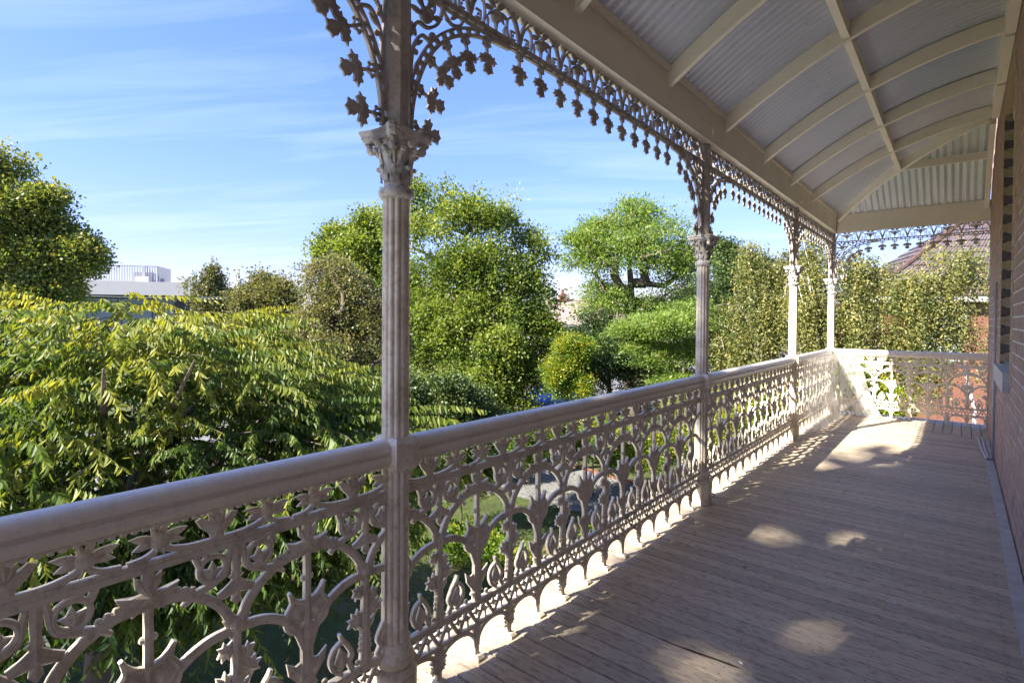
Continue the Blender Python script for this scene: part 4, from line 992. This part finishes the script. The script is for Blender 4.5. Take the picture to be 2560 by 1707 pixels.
tree('broadleaf_tree', 'yellow green tree rising behind the bronze trees, left of the nearest column', 'tree',
     [lobe_px(850, 620, 55, 45, 27), lobe_px(920, 580, 50, 42, 27), lobe_px(900, 650, 90, 70, 27), lobe_px(820, 650, 55, 45, 27), lobe_px(930, 720, 110, 90, 27)], 20000, .16, G_YEL, clump=.6, per=50, seed=9, tint0=.5, trad=.25, shell=.45)
tree('tall_tree', 'tallest yellow green round headed tree right of the nearest column, grey limbs showing', 'tree',
     [lobe_px(1075, 500, 75, 55, 25), lobe_px(1130, 560, 90, 60, 25), lobe_px(1010, 580, 80, 80, 25), lobe_px(1220, 580, 75, 55, 25), lobe_px(1280, 560, 40, 32, 25, .5), lobe_px(1330, 630, 60, 60, 25), lobe_px(1250, 690, 110, 70, 25, -1), lobe_px(1330, 740, 70, 80, 25), lobe_px(1150, 690, 60, 50, 25, -1), lobe_px(1000, 700, 70, 45, 25), lobe_px(1060, 790, 110, 55, 25, -1), lobe_px(1200, 800, 110, 70, 25, -1.5), lobe_px(1310, 850, 80, 80, 25, -1), lobe_px(1230, 920, 120, 90, 25, -2), lobe_px(1080, 880, 110, 80, 25, -1), lobe_px(1320, 950, 80, 70, 25, -2), lobe_px(1180, 1010, 150, 80, 25, -2)],
     74000, .15, G_YEL, M_BARKG, trunk=tuple(W(1110, 900, 25))[:2], limbs=46, clump=.55, per=42, big=[lobe_px(1130, 650, 170, 165, 25.5), lobe_px(1210, 830, 190, 170, 25), lobe_px(1080, 940, 170, 120, 25)], seed=10, tint0=.42, trad=.34, shell=.5, tintvar=.17, topt=.2)
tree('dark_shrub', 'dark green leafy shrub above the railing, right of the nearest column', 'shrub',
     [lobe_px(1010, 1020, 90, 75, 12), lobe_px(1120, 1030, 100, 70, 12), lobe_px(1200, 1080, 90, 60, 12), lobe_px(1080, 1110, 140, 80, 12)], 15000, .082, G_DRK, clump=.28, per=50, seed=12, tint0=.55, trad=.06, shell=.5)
def feather(lobes, n, size, seed, **kw): return dict(clump=.55, per=60, flat=.28, shell=.25, elong=2.6, seed=seed, **kw)
FEATH = [lobe_px(x, y, a, b_, 23) for x, y, a, b_ in ((1600, 640, 150, 105), (1590, 545, 75, 55), (1700, 680, 90, 90), (1480, 640, 75, 75), (1500, 565, 48, 20), (1435, 600, 30, 16), (1520, 760, 80, 60), (1650, 780, 80, 50))]
tree('feathery_tree', 'tall airy feathery leaved tree with a forked dark trunk, left of the second column', 'tree',
     FEATH, 27000, .088, G_FEA, M_BARK, trunk=tuple(W(1590, 900, 23))[:2], limbs=70, trad=.34, tint0=.58, tintvar=.18, clump=.52, per=24, flat=.5, shell=.0, elong=2.2, seed=14, frac=False, jit=.10)
tree('feathery_shrub_tree', 'bright lime green feathery foliage low beside the second column', 'tree',
     [lobe_px(1640, 830, 100, 50, 17), lobe_px(1690, 900, 90, 50, 17), lobe_px(1600, 870, 50, 30, 17), lobe_px(1720, 800, 60, 40, 17), lobe_px(1720, 970, 90, 40, 17), lobe_px(1800, 860, 70, 50, 17), lobe_px(1830, 930, 80, 60, 17)],
     26000, .06, G_FEA, M_TAN, limbs=40, trad=.07, tint0=.62, clump=.5, per=60, flat=.3, shell=.3, elong=2.6, seed=15)
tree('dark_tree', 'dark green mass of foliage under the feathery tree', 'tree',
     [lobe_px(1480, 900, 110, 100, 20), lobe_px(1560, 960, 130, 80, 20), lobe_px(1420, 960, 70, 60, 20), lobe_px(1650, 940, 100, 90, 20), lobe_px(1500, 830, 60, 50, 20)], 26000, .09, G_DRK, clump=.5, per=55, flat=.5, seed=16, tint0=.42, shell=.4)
tree('shrub', 'yellow tinged shrub above the blue car, right of the tall tree', 'shrub',
     [lobe_px(1430, 890, 50, 45, 18), lobe_px(1400, 940, 40, 50, 18), lobe_px(1440, 970, 50, 40, 18)], 9000, .075, G_BSH, clump=.35, per=45, seed=17, tint0=.55)
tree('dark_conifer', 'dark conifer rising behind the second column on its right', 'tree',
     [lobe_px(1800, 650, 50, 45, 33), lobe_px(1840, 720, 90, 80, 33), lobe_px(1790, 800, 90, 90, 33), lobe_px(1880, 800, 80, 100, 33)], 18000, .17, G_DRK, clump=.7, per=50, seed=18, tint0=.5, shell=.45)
tree('olive_tree', 'dull olive green tree on the skyline between the second and the third column', 'tree',
     [lobe_px(1890, 700, 60, 48, 36), lobe_px(1950, 720, 70, 70, 36), lobe_px(1990, 690, 50, 50, 36)], 12000, .18, G_OLV, clump=.7, per=50, seed=19, tint0=.3, shell=.45)
BG = 'weeping birches beyond the far end of the veranda'
tree('birch_tree', 'weeping birch in front of the third column, farthest left of the birches', 'tree',
     [lobe_px(1890, 640, 42, 45, 16), lobe_px(1930, 690, 60, 60, 16), lobe_px(1880, 760, 70, 70, 16), lobe_px(1940, 830, 70, 70, 16), lobe_px(1870, 880, 80, 70, 16), lobe_px(1930, 960, 70, 60, 16)], 16000, .078, G_BIR, M_BIRCH, group=BG, limbs=22, clump=.45, per=46, weep=1.25, shell=.1, jit=.24, tintvar=.30, seed=20, tint0=.42, trad=.07)
tree('birch_tree', 'weeping birch with two slim white trunks between the third column and the corner column', 'tree',
     [lobe_px(2040, 600, 45, 40, 15), lobe_px(2060, 660, 55, 60, 15), lobe_px(2020, 740, 60, 70, 15), lobe_px(2070, 820, 60, 80, 15), lobe_px(2030, 900, 60, 70, 15)], 14500, .073, G_BIR, M_BIRCH, group=BG, limbs=18, clump=.4, per=46, weep=1.25, shell=.1, jit=.24, tintvar=.30, seed=21, tint0=.52, trad=.06)
tree('birch_tree', 'weeping birch with a forked white trunk just right of the corner column', 'tree',
     [lobe_px(2150, 680, 60, 50, 14.5), lobe_px(2200, 700, 50, 55, 14.5), lobe_px(2130, 780, 60, 70, 14.5), lobe_px(2190, 840, 70, 60, 14.5), lobe_px(2140, 920, 60, 70, 14.5), lobe_px(2230, 920, 60, 60, 14.5)], 14000, .070, G_BIR, M_BIRCH, group=BG, limbs=22, clump=.38, per=46, weep=1.1, shell=.1, jit=.24, tintvar=.30, seed=22, tint0=.40, trad=.085, trunk=tuple(W(2165, 900, 14.5))[:2])
tree('birch_tree', 'thin weeping birch hanging in front of the red brick house and its window', 'tree',
     [lobe_px(2370, 640, 60, 40, 13.5), lobe_px(2330, 720, 60, 60, 13.5), lobe_px(2430, 700, 50, 70, 13.5), lobe_px(2290, 790, 50, 60, 13.5), lobe_px(2440, 840, 50, 60, 13.5), lobe_px(2300, 880, 60, 50, 13.5), lobe_px(2520, 760, 70, 120, 13.5), lobe_px(2440, 620, 60, 40, 13.5), lobe_px(2260, 720, 50, 50, 13.5), lobe_px(2380, 800, 60, 60, 13.5)], 15000, .068, G_BIR, M_BIRCH, group=BG, limbs=12, clump=.4, per=46, weep=1.0, shell=.1, jit=.24, tintvar=.30, seed=23, tint0=.48, trad=.06, trunk=tuple(W(2440, 900, 13.5))[:2])
# white stems standing clear of the leaves
for (pl, zf, own) in (([(2052, 910), (2040, 820), (2026, 730), (2020, 690)], 14.6, 'slim white birch stem left of the corner column, leaning'), ([(2078, 900), (2070, 800), (2052, 710), (2046, 670)], 14.8, 'slim white birch stem nearest the corner column'), ):
    p0 = G(pl[0][0], 816+5.12*F_PX/zf); rt = empty('birch_tree', p0, label=own, cat='tree'); b = MB()
    b.tube([(0, 0, 0)]+[W(x, y, zf)-p0 for x, y in pl], [.055, .04, .032, .022, .012], 7); b.build('trunk', M_BIRCH, rt, smooth=True)
    b = MB()
    for (x, y) in pl[1:3]:
        a = W(x, y, zf)-p0; b.tube([a, W(x-30, y-50, zf)-p0, W(x-45, y-110, zf)-p0], [.012, .008, .004], 5)
    b.build('limbs', M_BIRCH, rt, smooth=True)
tree('autumn_shrub', 'orange and red shrub at the foot of the birch right of the corner column', 'shrub', [lobe_px(2195, 850, 22, 14, 17), lobe_px(2160, 825, 12, 10, 17), lobe_px(2190, 880, 30, 14, 17)], 1800, .06, G_RDY, clump=.2, per=30, seed=25, trad=.03)
LT = tree('lemon_tree', 'small lemon tree with yellow fruit seen through the railing beside the path', 'tree',
     [lobe_px(1350, 1120, 60, 60, 14.5), lobe_px(1390, 1090, 40, 40, 14.5), lobe_px(1310, 1140, 40, 40, 14.5)], 9000, .07, G_BSH, clump=.28, per=45, seed=26, tint0=.35, trad=.05)
fr_m = simple('lemon_skin', (.75, .6, .04), .45)
lm = MB(); lm.ball(0, 0, .04, 1, 8, 6, rz=.05); lmm = lm.mesh('lemon', fr_m, smooth=True)
for k in range(9):
    p = W(1300+random.random()*120, 1080+random.random()*80, 13.9+random.random()*.3); link('lemon', lmm, LT, p-LT.location)
for k, (px, py, r_, zf, tn, lab) in enumerate(((1480, 1110, 90, 15.5, .45, 'green bush behind the red brick edging, left one'), (1590, 1120, 90, 15.8, .55, 'yellow green bush behind the red brick edging, right one'), (1700, 1080, 90, 15.5, .6, 'bright bush seen through the railing just left of the second column'),
        (1830, 1040, 90, 13.5, .75, 'bright yellow green bush behind the railing right of the second column'), (1930, 1010, 80, 12.5, .6, 'bush behind the railing left of the third column'), (1250, 1130, 80, 17, .3, 'dark bush behind the lemon tree by the fence'), (1150, 1180, 80, 13, .35, 'dark bush behind the railing, right of the dark shrub'), (2110, 960, 60, 12.5, .6, 'green bush below the end railing, right of the corner column'), (2200, 1010, 60, 12.5, .62, 'green bush low behind the end railing'))):
    tree('garden_bush', lab, 'bush', [lobe_px(px, py, r_, r_*.8, zf), lobe_px(px+r_*.6, py+r_*.3, r_*.6, r_*.6, zf), lobe_px(px-r_*.5, py+r_*.4, r_*.6, r_*.5, zf)], 9000, .06, G_BSH, clump=.25, per=45, seed=30+k, tint0=tn, limbs=4, trad=.03, shell=.5)
# low ground cover beside the lawn
gc = [G(1180, 1330), G(1330, 1290), G(1420, 1300), G(1260, 1400), G(1140, 1380), G(1480, 1330)]
V, t, _ = leaf_cloud([[p.x, p.y, GZ+.08, .8, .8, .12] for p in gc], 14000, .045, clump=.18, per=40, seed=44, tint0=.35)
link('ground_cover', np_mesh('ground_cover', V, 4, G_BSH, t), None, kind='stuff')
# grass blades on the lawn in view
r = np.random.default_rng(77); n = 60000
gx = np.stack([r.uniform(-12.5, -2.2, n), r.uniform(-1.5, 15, n)], 1); h = .03+.035*r.random(n); a = r.uniform(0, 6.28, n); P = np.stack([gx[:, 0], gx[:, 1], np.full(n, GZ)], 1)
sd = np.stack([np.cos(a), np.sin(a), 0*a], 1)*.006; ln = np.stack([r.normal(size=n)*.02, r.normal(size=n)*.02, h], 1)
G_GRS = leaf_mat('grass_blade', (.02, .045, .008), (.06, .12, .02), (.16, .15, .06), .3, .6)
link('grass', np_mesh('grass', np.stack([P-sd, P+sd, P+ln], 1), 3, G_GRS, .5+.25*np.sin(gx[:, 0]*1.3)*np.cos(gx[:, 1]*.9)+r.normal(size=n)*.15), None, kind='stuff')
# fallen leaves
n = 900; P = np.stack([r.uniform(-11, -2, n), r.uniform(-1, 12, n), np.full(n, GZ+.045)], 1); D = norm(r.normal(size=(n, 3))*[1, 1, .15]); Sd = norm(np.cross(D, r.normal(size=(n, 3))*.3+[0, 0, 1]))
link('fallen_leaves', np_mesh('fallen_leaves', leaf_quads(P, D, Sd, np.full(n, .07), np.full(n, .035)), 4, leaf_mat('fallen_leaf', (.12, .06, .02), (.22, .13, .04), (.3, .2, .05), .1), np.repeat(r.random(n), 2)), None, kind='stuff')
# the tree beside the house, behind the camera, whose shade dapples the boards
tree('shade_tree', 'broad tree behind the camera beside the house, its shade dappling the boards', 'tree',
     [[-6.3, -16.2, 14.6, 1.5, 3.9, 2.1], [-6.1, -13.2, 13.8, 1.5, 2.4, 1.5], [-6.4, -19.5, 15.0, 1.5, 2.4, 1.7], [-5.6, -16.2, 13.2, 1.4, 3.8, 1.3], [-6.3, -14.9, 14.0, 1.5, 3.9, 1.8]], 14000, .42, G_DRK, clump=.6, per=30, shell=.1, seed=60, cull=False,
     holes=[(-.50, 4.05, 0.232), (-.91, 3.8, 0.189), (-.40, 2.77, 0.2), (-.55, 2.6, 0.1), (-.82, 2.23, 0.2), (-1.04, 6.0, 0.174), (-1.0, 2.3, 0.12), (-.62, 3.2, 0.131), (-1.2, 3.0, 0.102), (-.7, 5.0, 0.145), (-.3, 5.3, 0.116), (-1.1, 2.7, 0.116), (-.45, 1.7, 0.13), (-.9, 1.5, 0.12), (-.2, 2.2, 0.145), (-1.36, 2.6, 0.087)], trad=.3, trunk=(-6.5, -17))

tree('added_shade_tree', 'unseen tree added left of the camera to shade the lawn under the leafy tree', 'tree',  # added out of view only to darken the lawn
     [[-11.4, -3.0, .9, 2.6, 2.6, 2.1], [-9.4, -3.4, .6, 2.0, 2.0, 1.6], [-13.6, -3.2, .5, 2.2, 2.0, 1.8]], 11000, .24, G_DRK, clump=.5, per=40, shell=.2, seed=61, cull=False, trad=.2)

# ------------------------------------------------------------------ buildings and street things far off
def facing(px, py, zf):
    p = W(px, py, zf); return p
def frame_at(px0, px1, zf, zf1=None):
    """origin on the ground under (px0), x axis to the ground point under px1"""
    a, b_ = W(px0, CY, zf), W(px1, CY, zf1 or zf); return Vector((a.x, a.y, GZ)), math.atan2(b_.y-a.y, b_.x-a.x), (Vector((b_.x, b_.y))-Vector((a.x, a.y))).length
def hz(py, zf): return HC+(CY-py)/F_PX*zf-zf*0.01454*0-GZ+(zf*0.0)   # height above the garden
def HT(px, py, zf): return W(px, py, zf).z-GZ
# white modern building
o, rz, Lw = frame_at(60, 498, 52, 56)
bd = empty('white_building', o, rz, label='white flat roofed modern building with a slatted roof screen, beyond the leafy tree', cat='building')
zt, zb = HT(498, 707, 56), HT(498, 740, 56)
b = MB(); b.box(0, Lw, 0, 14, zb, zt); b.build('parapet', M_RENDERW, bd)
b = MB(); b.box(.4, Lw-.4, 1.2, 13.5, 0, zb-.002); b.build('wall', M_RENDERW, bd)
b = MB(); b.box(.2, Lw-.2, .2, 1.199, zb-.25, zb-.003); b.build('soffit', M_FRAME, bd)
wx = [1.5, 4.6, 7.7, 10.8, 13.0]
for k, x in enumerate(wx):
    f = MB(); f.box(x, x+.08, 1.10, 1.19, zb-3.2, zb-.3); f.box(x+2.8, x+2.88, 1.10, 1.19, zb-3.2, zb-.3); f.box(x, x+2.88, 1.10, 1.19, zb-3.28, zb-3.2); f.box(x, x+2.88, 1.10, 1.19, zb-.36, zb-.28)
    fo = f.build('window', M_FRAME, bd); g = MB(); g.box(x+.08, x+2.8, 1.14, 1.16, zb-3.2, zb-.36); g.build('pane', M_BLIND, fo)
b = MB(); b.box(Lw-2.6, Lw-.5, 1.05, 1.19, 0, zb-.3); b.build('dark_cladding', M_FRAME, bd)
sx0, sx1 = (245-60)/438*Lw*.97, (347-60)/438*Lw; zs = HT(347, 664, 58)
scn = MB(); scn.box(sx0-3.5, sx1, 4.3, 4.4, zt, zt+.12); scn.box(sx0-3.5, sx1, 4.3, 4.4, zs-.08, zs); scr = scn.build('roof_screen', M_GREYW, bd)
sm_ = MB(); sm_.box(0, .09, 4.22, 4.3, zt+.05, zs+.03); smm = sm_.mesh('slat', M_GREYW); nsl = int((sx1-sx0+3.5)/.24)
for k in range(nsl): link('slat', smm, scr, (sx0-3.5+k*.24, 0, 0))
sm_ = MB(); sm_.box(0, .08, 0, .09, zt+.05, zs+.03); smm = sm_.mesh('slat', M_GREYW)
for k in range(14): link('slat', smm, scr, (sx1-.05, 4.4+k*.3, 0))
b = MB(); b.box(sx0+1.2, sx0+3.0, 5, 6.2, zt, zt+1.3); b.build('roof_plant', M_GREYW, bd)
b = MB(); b.box(sx0+1.9, sx0+3.1, 3.6, 4.1, zt, zt+.75); b.build('meter_box', M_WHITE, bd)
b = MB(); b.box(sx0+2.4, sx0+2.65, 4.05, 4.2, zt+.7, zs); b.build('vent_duct', M_GREYW, bd)
# pale tiled cottage across the street
o, rz, Lw = frame_at(1350, 1620, 44, 46)
h1 = empty('tiled_cottage', o, rz, label='pale cottage with a faded tiled roof, glimpsed between the tall tree and the feathery tree', cat='house')
ze = HT(1470, 812, 45); zr = HT(1450, 752, 48)
b = MB(); b.box(0, Lw, 0, 7, 0, ze); b.build('wall', M_RENDERW, h1)
M_TILE = brick_mat('faded_roof_tile', [(.33, .25, .20), (.48, .40, .34), (.40, .28, .22), (.52, .46, .40)]); M_TILER = brick_mat('terracotta_tile', [(.05, .034, .03), (.085, .05, .04), (.12, .07, .052), (.11, .09, .08)])
def tile_slope(a, b_, c, d, rows, cols, mat, parent, th=.05, w0=0):
    """courses of tiles between the eave a-b_ and the ridge d-c; every course its own step"""
    a, b_, c, d = map(Vector, (a, b_, c, d)); m = MB(); nrm = (b_-a).cross(d-a).normalized()
    if nrm.z < 0: nrm = -nrm
    for i in range(rows):
        u0, u1 = i/rows, (i+1.12)/rows
        for j in range(cols):
            v0, v1 = j/cols+.0015, (j+1)/cols-.0015
            q = lambda u, v: a.lerp(d, min(u, 1)).lerp(b_.lerp(c, min(u, 1)), v)
            up = nrm*(th*(.9+.3*random.random())); lo = nrm*.004
            P0, P1, P2, P3 = q(u0, v0)+up, q(u0, v1)+up, q(u1, v1)+lo, q(u1, v0)+lo
            m.add([q(u0, v0)-nrm*.02, q(u0, v1)-nrm*.02, P0, P1, P2, P3], [(0, 1, 3, 2), (2, 3, 4, 5)])
    return m.build('roof_tiles', mat, parent, kind='stuff')
rf1 = MB(); rf1.box(-.4, Lw+.4, -.4, 7.4, ze-.12, ze); rr1 = rf1.build('eaves', M_WHITE, h1)
tile_slope((-.45, -.45, ze+.02), (Lw+.45, -.45, ze+.02), (Lw-1.8, 3.5, zr), (1.8, 3.5, zr), 12, 36, M_TILE, h1)
tile_slope((-.45, 7.45, ze+.02), (-.45, -.45, ze+.02), (1.8, 3.5, zr), (1.8, 3.5, zr), 12, 18, M_TILE, h1)
tile_slope((Lw+.45, -.45, ze+.02), (Lw+.45, 7.45, ze+.02), (Lw-1.8, 3.5, zr), (Lw-1.8, 3.5, zr), 12, 18, M_TILE, h1)
b = MB(); b.tube([(1.8, 3.5, zr+.05), (Lw-1.8, 3.5, zr+.05)], .12, 8); b.tube([(-.45, -.45, ze+.05), (1.8, 3.5, zr+.05)], .1, 8); b.build('ridge_tiles', M_TILE, h1)
b = MB(); b.box(2.7, 3.3, 3.2, 3.8, zr-.3, zr+.55); ch = b.build('chimney', M_RED, h1); b = MB(); b.lathe([(.14, zr+.55), (.12, zr+.95), (.15, zr+1.0)], 10, c=(3, 3.5)); b.build('chimney_pot', M_RED, ch)
for k in range(4):
    x = 1.4+k*.95; f = MB(); f.box(x, x+.72, -.06, -.001, ze-1.6, ze-.25); fo = f.build('window', M_WHITE, h1); g = MB(); g.box(x+.1, x+.62, -.075, -.061, ze-1.5, ze-.95); g.box(x+.1, x+.62, -.075, -.061, ze-.88, ze-.35); g.build('pane', M_GLASS, fo)
M_MORT2 = simple('brown_mortar', (.26, .19, .14), .9)
# red brick house beyond the end
o, rz, Lw = frame_at(2200, 2700, 21, 19)
h2 = empty('red_brick_house', o, rz, label='red brick house with a terracotta tiled roof and a white sash window, behind the birches', cat='house')
ze = HT(2300, 745, 20.6)
def XX(px): return (px-2200)/500*Lw
b = MB(); b.box(0, Lw, 0, 6, 0, ze); b.build('wall', M_MORT2, h2)
b = MB(); z = 0.0; row = 0; w0_, w1_, wz0, wz1 = XX(2322), XX(2402), HT(2360, 895, 20.4), HT(2360, 802, 20.4)
while z < ze-.05:
    x = -(row % 2)*.12
    while x < Lw:
        a, c = max(x, 0), min(x+.23, Lw); x += .24
        if c-a < .04 or (z+.076 > wz0-.1 and z < wz1+.08 and c > w0_-.1 and a < w1_+.1): continue
        b.box(a, c, -.012, .02, z, z+.076)
    z += .086; row += 1
b.build('brickwork', M_RED, h2, kind='stuff')
def brick_rows(L, z1, parent):
    b = MB(); z = 0.0; row = 0
    while z < z1-.08:
        x = -(row % 2)*.12
        while x < L:
            a, c = max(x, 0), min(x+.23, L); x += .24
            if c-a > .04: b.box(a, c, -.012, .02, z, z+.076)
        z += .086; row += 1
    return b.build('brickwork', M_RED, parent, kind='stuff')
f = MB()
for (a, c, p, q) in ((w0_-.1, w0_, wz0-.1, wz1+.08), (w1_, w1_+.1, wz0-.1, wz1+.08), (w0_, w1_, wz1, wz1+.08), (w0_-.1, w1_+.1, wz0-.16, wz0-.1), (w0_, w1_, (wz0+wz1)/2-.03, (wz0+wz1)/2+.03), ((w0_+w1_)/2-.02, (w0_+w1_)/2+.02, wz0-.1, (wz0+wz1)/2-.03)): f.box(a, c, -.07, -.002, p, q)
fo = f.build('window', M_WHITE, h2); g = MB(); g.box(w0_, w1_, -.02, -.014, wz0-.1, wz1); g.build('pane', M_BLIND, fo)
hd = MB(); hd.box(w0_-.25, w1_+.3, -.10, -.013, wz1+.081, wz1+.22); hd.build('window_hood', M_WHITE, h2)
pk_ = (XX(2560), 3.2, HT(2560, 520, 22.5))
tile_slope((XX(2200)-.6, -.45, ze+.0), (Lw+.5, -.45, ze), (Lw+.5, 3.2, pk_[2]), (pk_[0], 3.2, pk_[2]), 15, 40, M_TILER, h2)
tile_slope((XX(2200)-.6, 7, ze), (XX(2200)-.6, -.45, ze), pk_, pk_, 15, 24, M_TILER, h2)
b = MB(); b.tube([(XX(2200)-.6, -.45, ze+.06), pk_], .11, 8); b.tube([pk_, (Lw+.5, 3.2, pk_[2]+.05)], .11, 8); b.build('ridge_tiles', M_TILER, h2)
b = MB(); b.box(XX(2200)-.65, Lw+.5, -.5, -.40, ze-.16, ze+.02); b.box(XX(2200)-.65, Lw+.5, -.399, .0, ze-.10, ze-.06); b.build('gutter', M_WHITE, h2)
# lower wing with a grey roof
o, rz, Lw2 = frame_at(2080, 2235, 25, 23)
h3 = empty('brick_wing', o, rz, label='low brick wing with white eaves left of the red brick house', cat='house')
z3 = HT(2230, 785, 23); b = MB(); b.box(0, Lw2+2, 0, 5, 0, z3); b.build('wall', M_MORT2, h3); brick_rows(Lw2+2, z3, h3); tile_slope((-.5, -.5, z3), (Lw2+2, -.5, z3), (Lw2+2, 2.5, z3+1.7), (1.8, 2.5, z3+1.7), 10, 20, M_TILER, h3)
tile_slope((-.5, 5.5, z3), (-.5, -.5, z3), (1.8, 2.5, z3+1.7), (1.8, 2.5, z3+1.7), 10, 14, M_TILER, h3)
b = MB(); b.box(-.55, Lw2+2, -.56, -.46, z3-.14, z3+.03); b.build('gutter', M_WHITE, h3)
# utility pole with wires
p = W(597, 740, 38); pole = empty('utility_pole', (p.x, p.y, GZ), label='grey utility pole rising behind the trees, left of the bronze trees', cat='pole')
zt_ = HT(597, 672, 38); b = MB(); b.tube([(0, 0, 0), (0, 0, zt_-1.3)], [.20, .16], 12); b.build('shaft', M_POLE, pole, smooth=True)
b = MB(); b.tube([(0, 0, zt_-1.3), (0, 0, zt_-.75)], [.17, .15], 12); b.tube([(0, 0, zt_-.75), (0, 0, zt_)], .055, 8); b.build('top_fitting', M_POLE, pole, smooth=True)
b = MB(); b.box(-.9, .9, -.05, .05, zt_-2.75, zt_-2.62); b.build('cross_arm', M_BARK, pole)
wires = [((-200, 708), (600, 742), M_CABLEG, 'pale green upper overhead wire at the left'), ((-200, 720), (600, 745), M_CABLEG, 'overhead wire just under the pale green upper wire'), ((-200, 745), (600, 750), M_CABLE, 'dark overhead wire crossing in front of the white building'), ((-200, 768), (600, 748), M_CABLE, 'lowest overhead wire at the left'), ((600, 741), (1000, 725), M_CABLE, 'overhead wire running right from the utility pole')]
for (a, c, m_, lab) in wires:
    A, B_ = W(*a, 30), W(*c, 38); b = MB(); b.tube([A.lerp(B_, k/12)-A-Vector((0, 0, .35*4*(k/12)*(1-k/12))) for k in range(13)], .016, 5); tag(b.build('overhead_wire', m_, loc=A), lab, 'wire', 'overhead wires')
A, B_ = W(455, 752, 36.5), W(592, 746, 38); d = B_-A; tg = empty('striped_cable', A, label='black and yellow striped cable guard on the wires left of the pole', cat='cable')
b = MB(); b.tube([(0, 0, 0), d], .045, 8); b.build('cable_core', M_CABLE, tg); b = MB(); nrm = d.normalized(); u_ = nrm.cross(Vector((0, 0, 1))).normalized(); v_ = nrm.cross(u_)
b.tube([d*(k/160)+(u_*math.cos(k*.55)+v_*math.sin(k*.55))*.05 for k in range(161)], .028, 5); b.build('yellow_wrap', M_CABLEY, tg)
# blue car at the kerb
p = G(1385, 1025); car = empty('parked_car', (p.x, p.y, GZ+.004), R(96), label='blue parked car, mostly hidden behind the tall tree beyond the railing', cat='car')
M_BLUE = simple('blue_car_paint', (.03, .10, .38), .25, var=.03); M_TYRE = simple('tyre', (.02, .02, .02), .8); M_RIM = simple('rim', (.5, .5, .52), .35, .6)
prof_c = [(-2.1, .35), (-2.15, .75), (-1.9, .95), (-1.35, 1.0), (-.75, 1.42), (.65, 1.45), (1.35, 1.02), (2.05, .92), (2.15, .6), (2.1, .35)]
b = MB(); n = len(prof_c); ys_ = ((-.84, .93), (-.86, 1), (.86, 1), (.84, .93))
b.add([(x, yy*(.86 if z > 1.1 else 1), z*(1 if z < 1 else s)) for yy, s in ((-.85, 1), (.85, 1)) for x, z in prof_c], [(i, (i+1) % n, n+(i+1) % n, n+i) for i in range(n)]+[tuple(range(n))[::-1], tuple(range(n, 2*n))]); b.build('body', M_BLUE, car, smooth=True, angle=R(30))
for s in (-1, 1):
    g = MB(); g.add([(-1.12, s*.80, 1.06), (1.12, s*.80, 1.06), (.60, s*.748, 1.38), (-.72, s*.748, 1.38)], [(0, 1, 2, 3)]); g.add([(-1.12, s*.79, 1.06), (1.12, s*.79, 1.06), (.60, s*.738, 1.38), (-.72, s*.738, 1.38)], [(3, 2, 1, 0)]); g.build('side_window', M_GLASS, car)
    for x in (-1.35, 1.35):
        w_ = MB(); w_.lathe([(.20, -.10), (.31, -.10), (.33, -.06), (.33, .06), (.31, .10), (.20, .10)], 18); o_ = w_.build('wheel', M_TYRE, car, smooth=True, angle=R(40)); o_.rotation_euler = (R(90), 0, 0); o_.location = (x, s*.80, .33)
        w_ = MB(); w_.lathe([(.02, .102), (.19, .103), (.2, .09)], 12); w_.build('rim', M_RIM, o_)
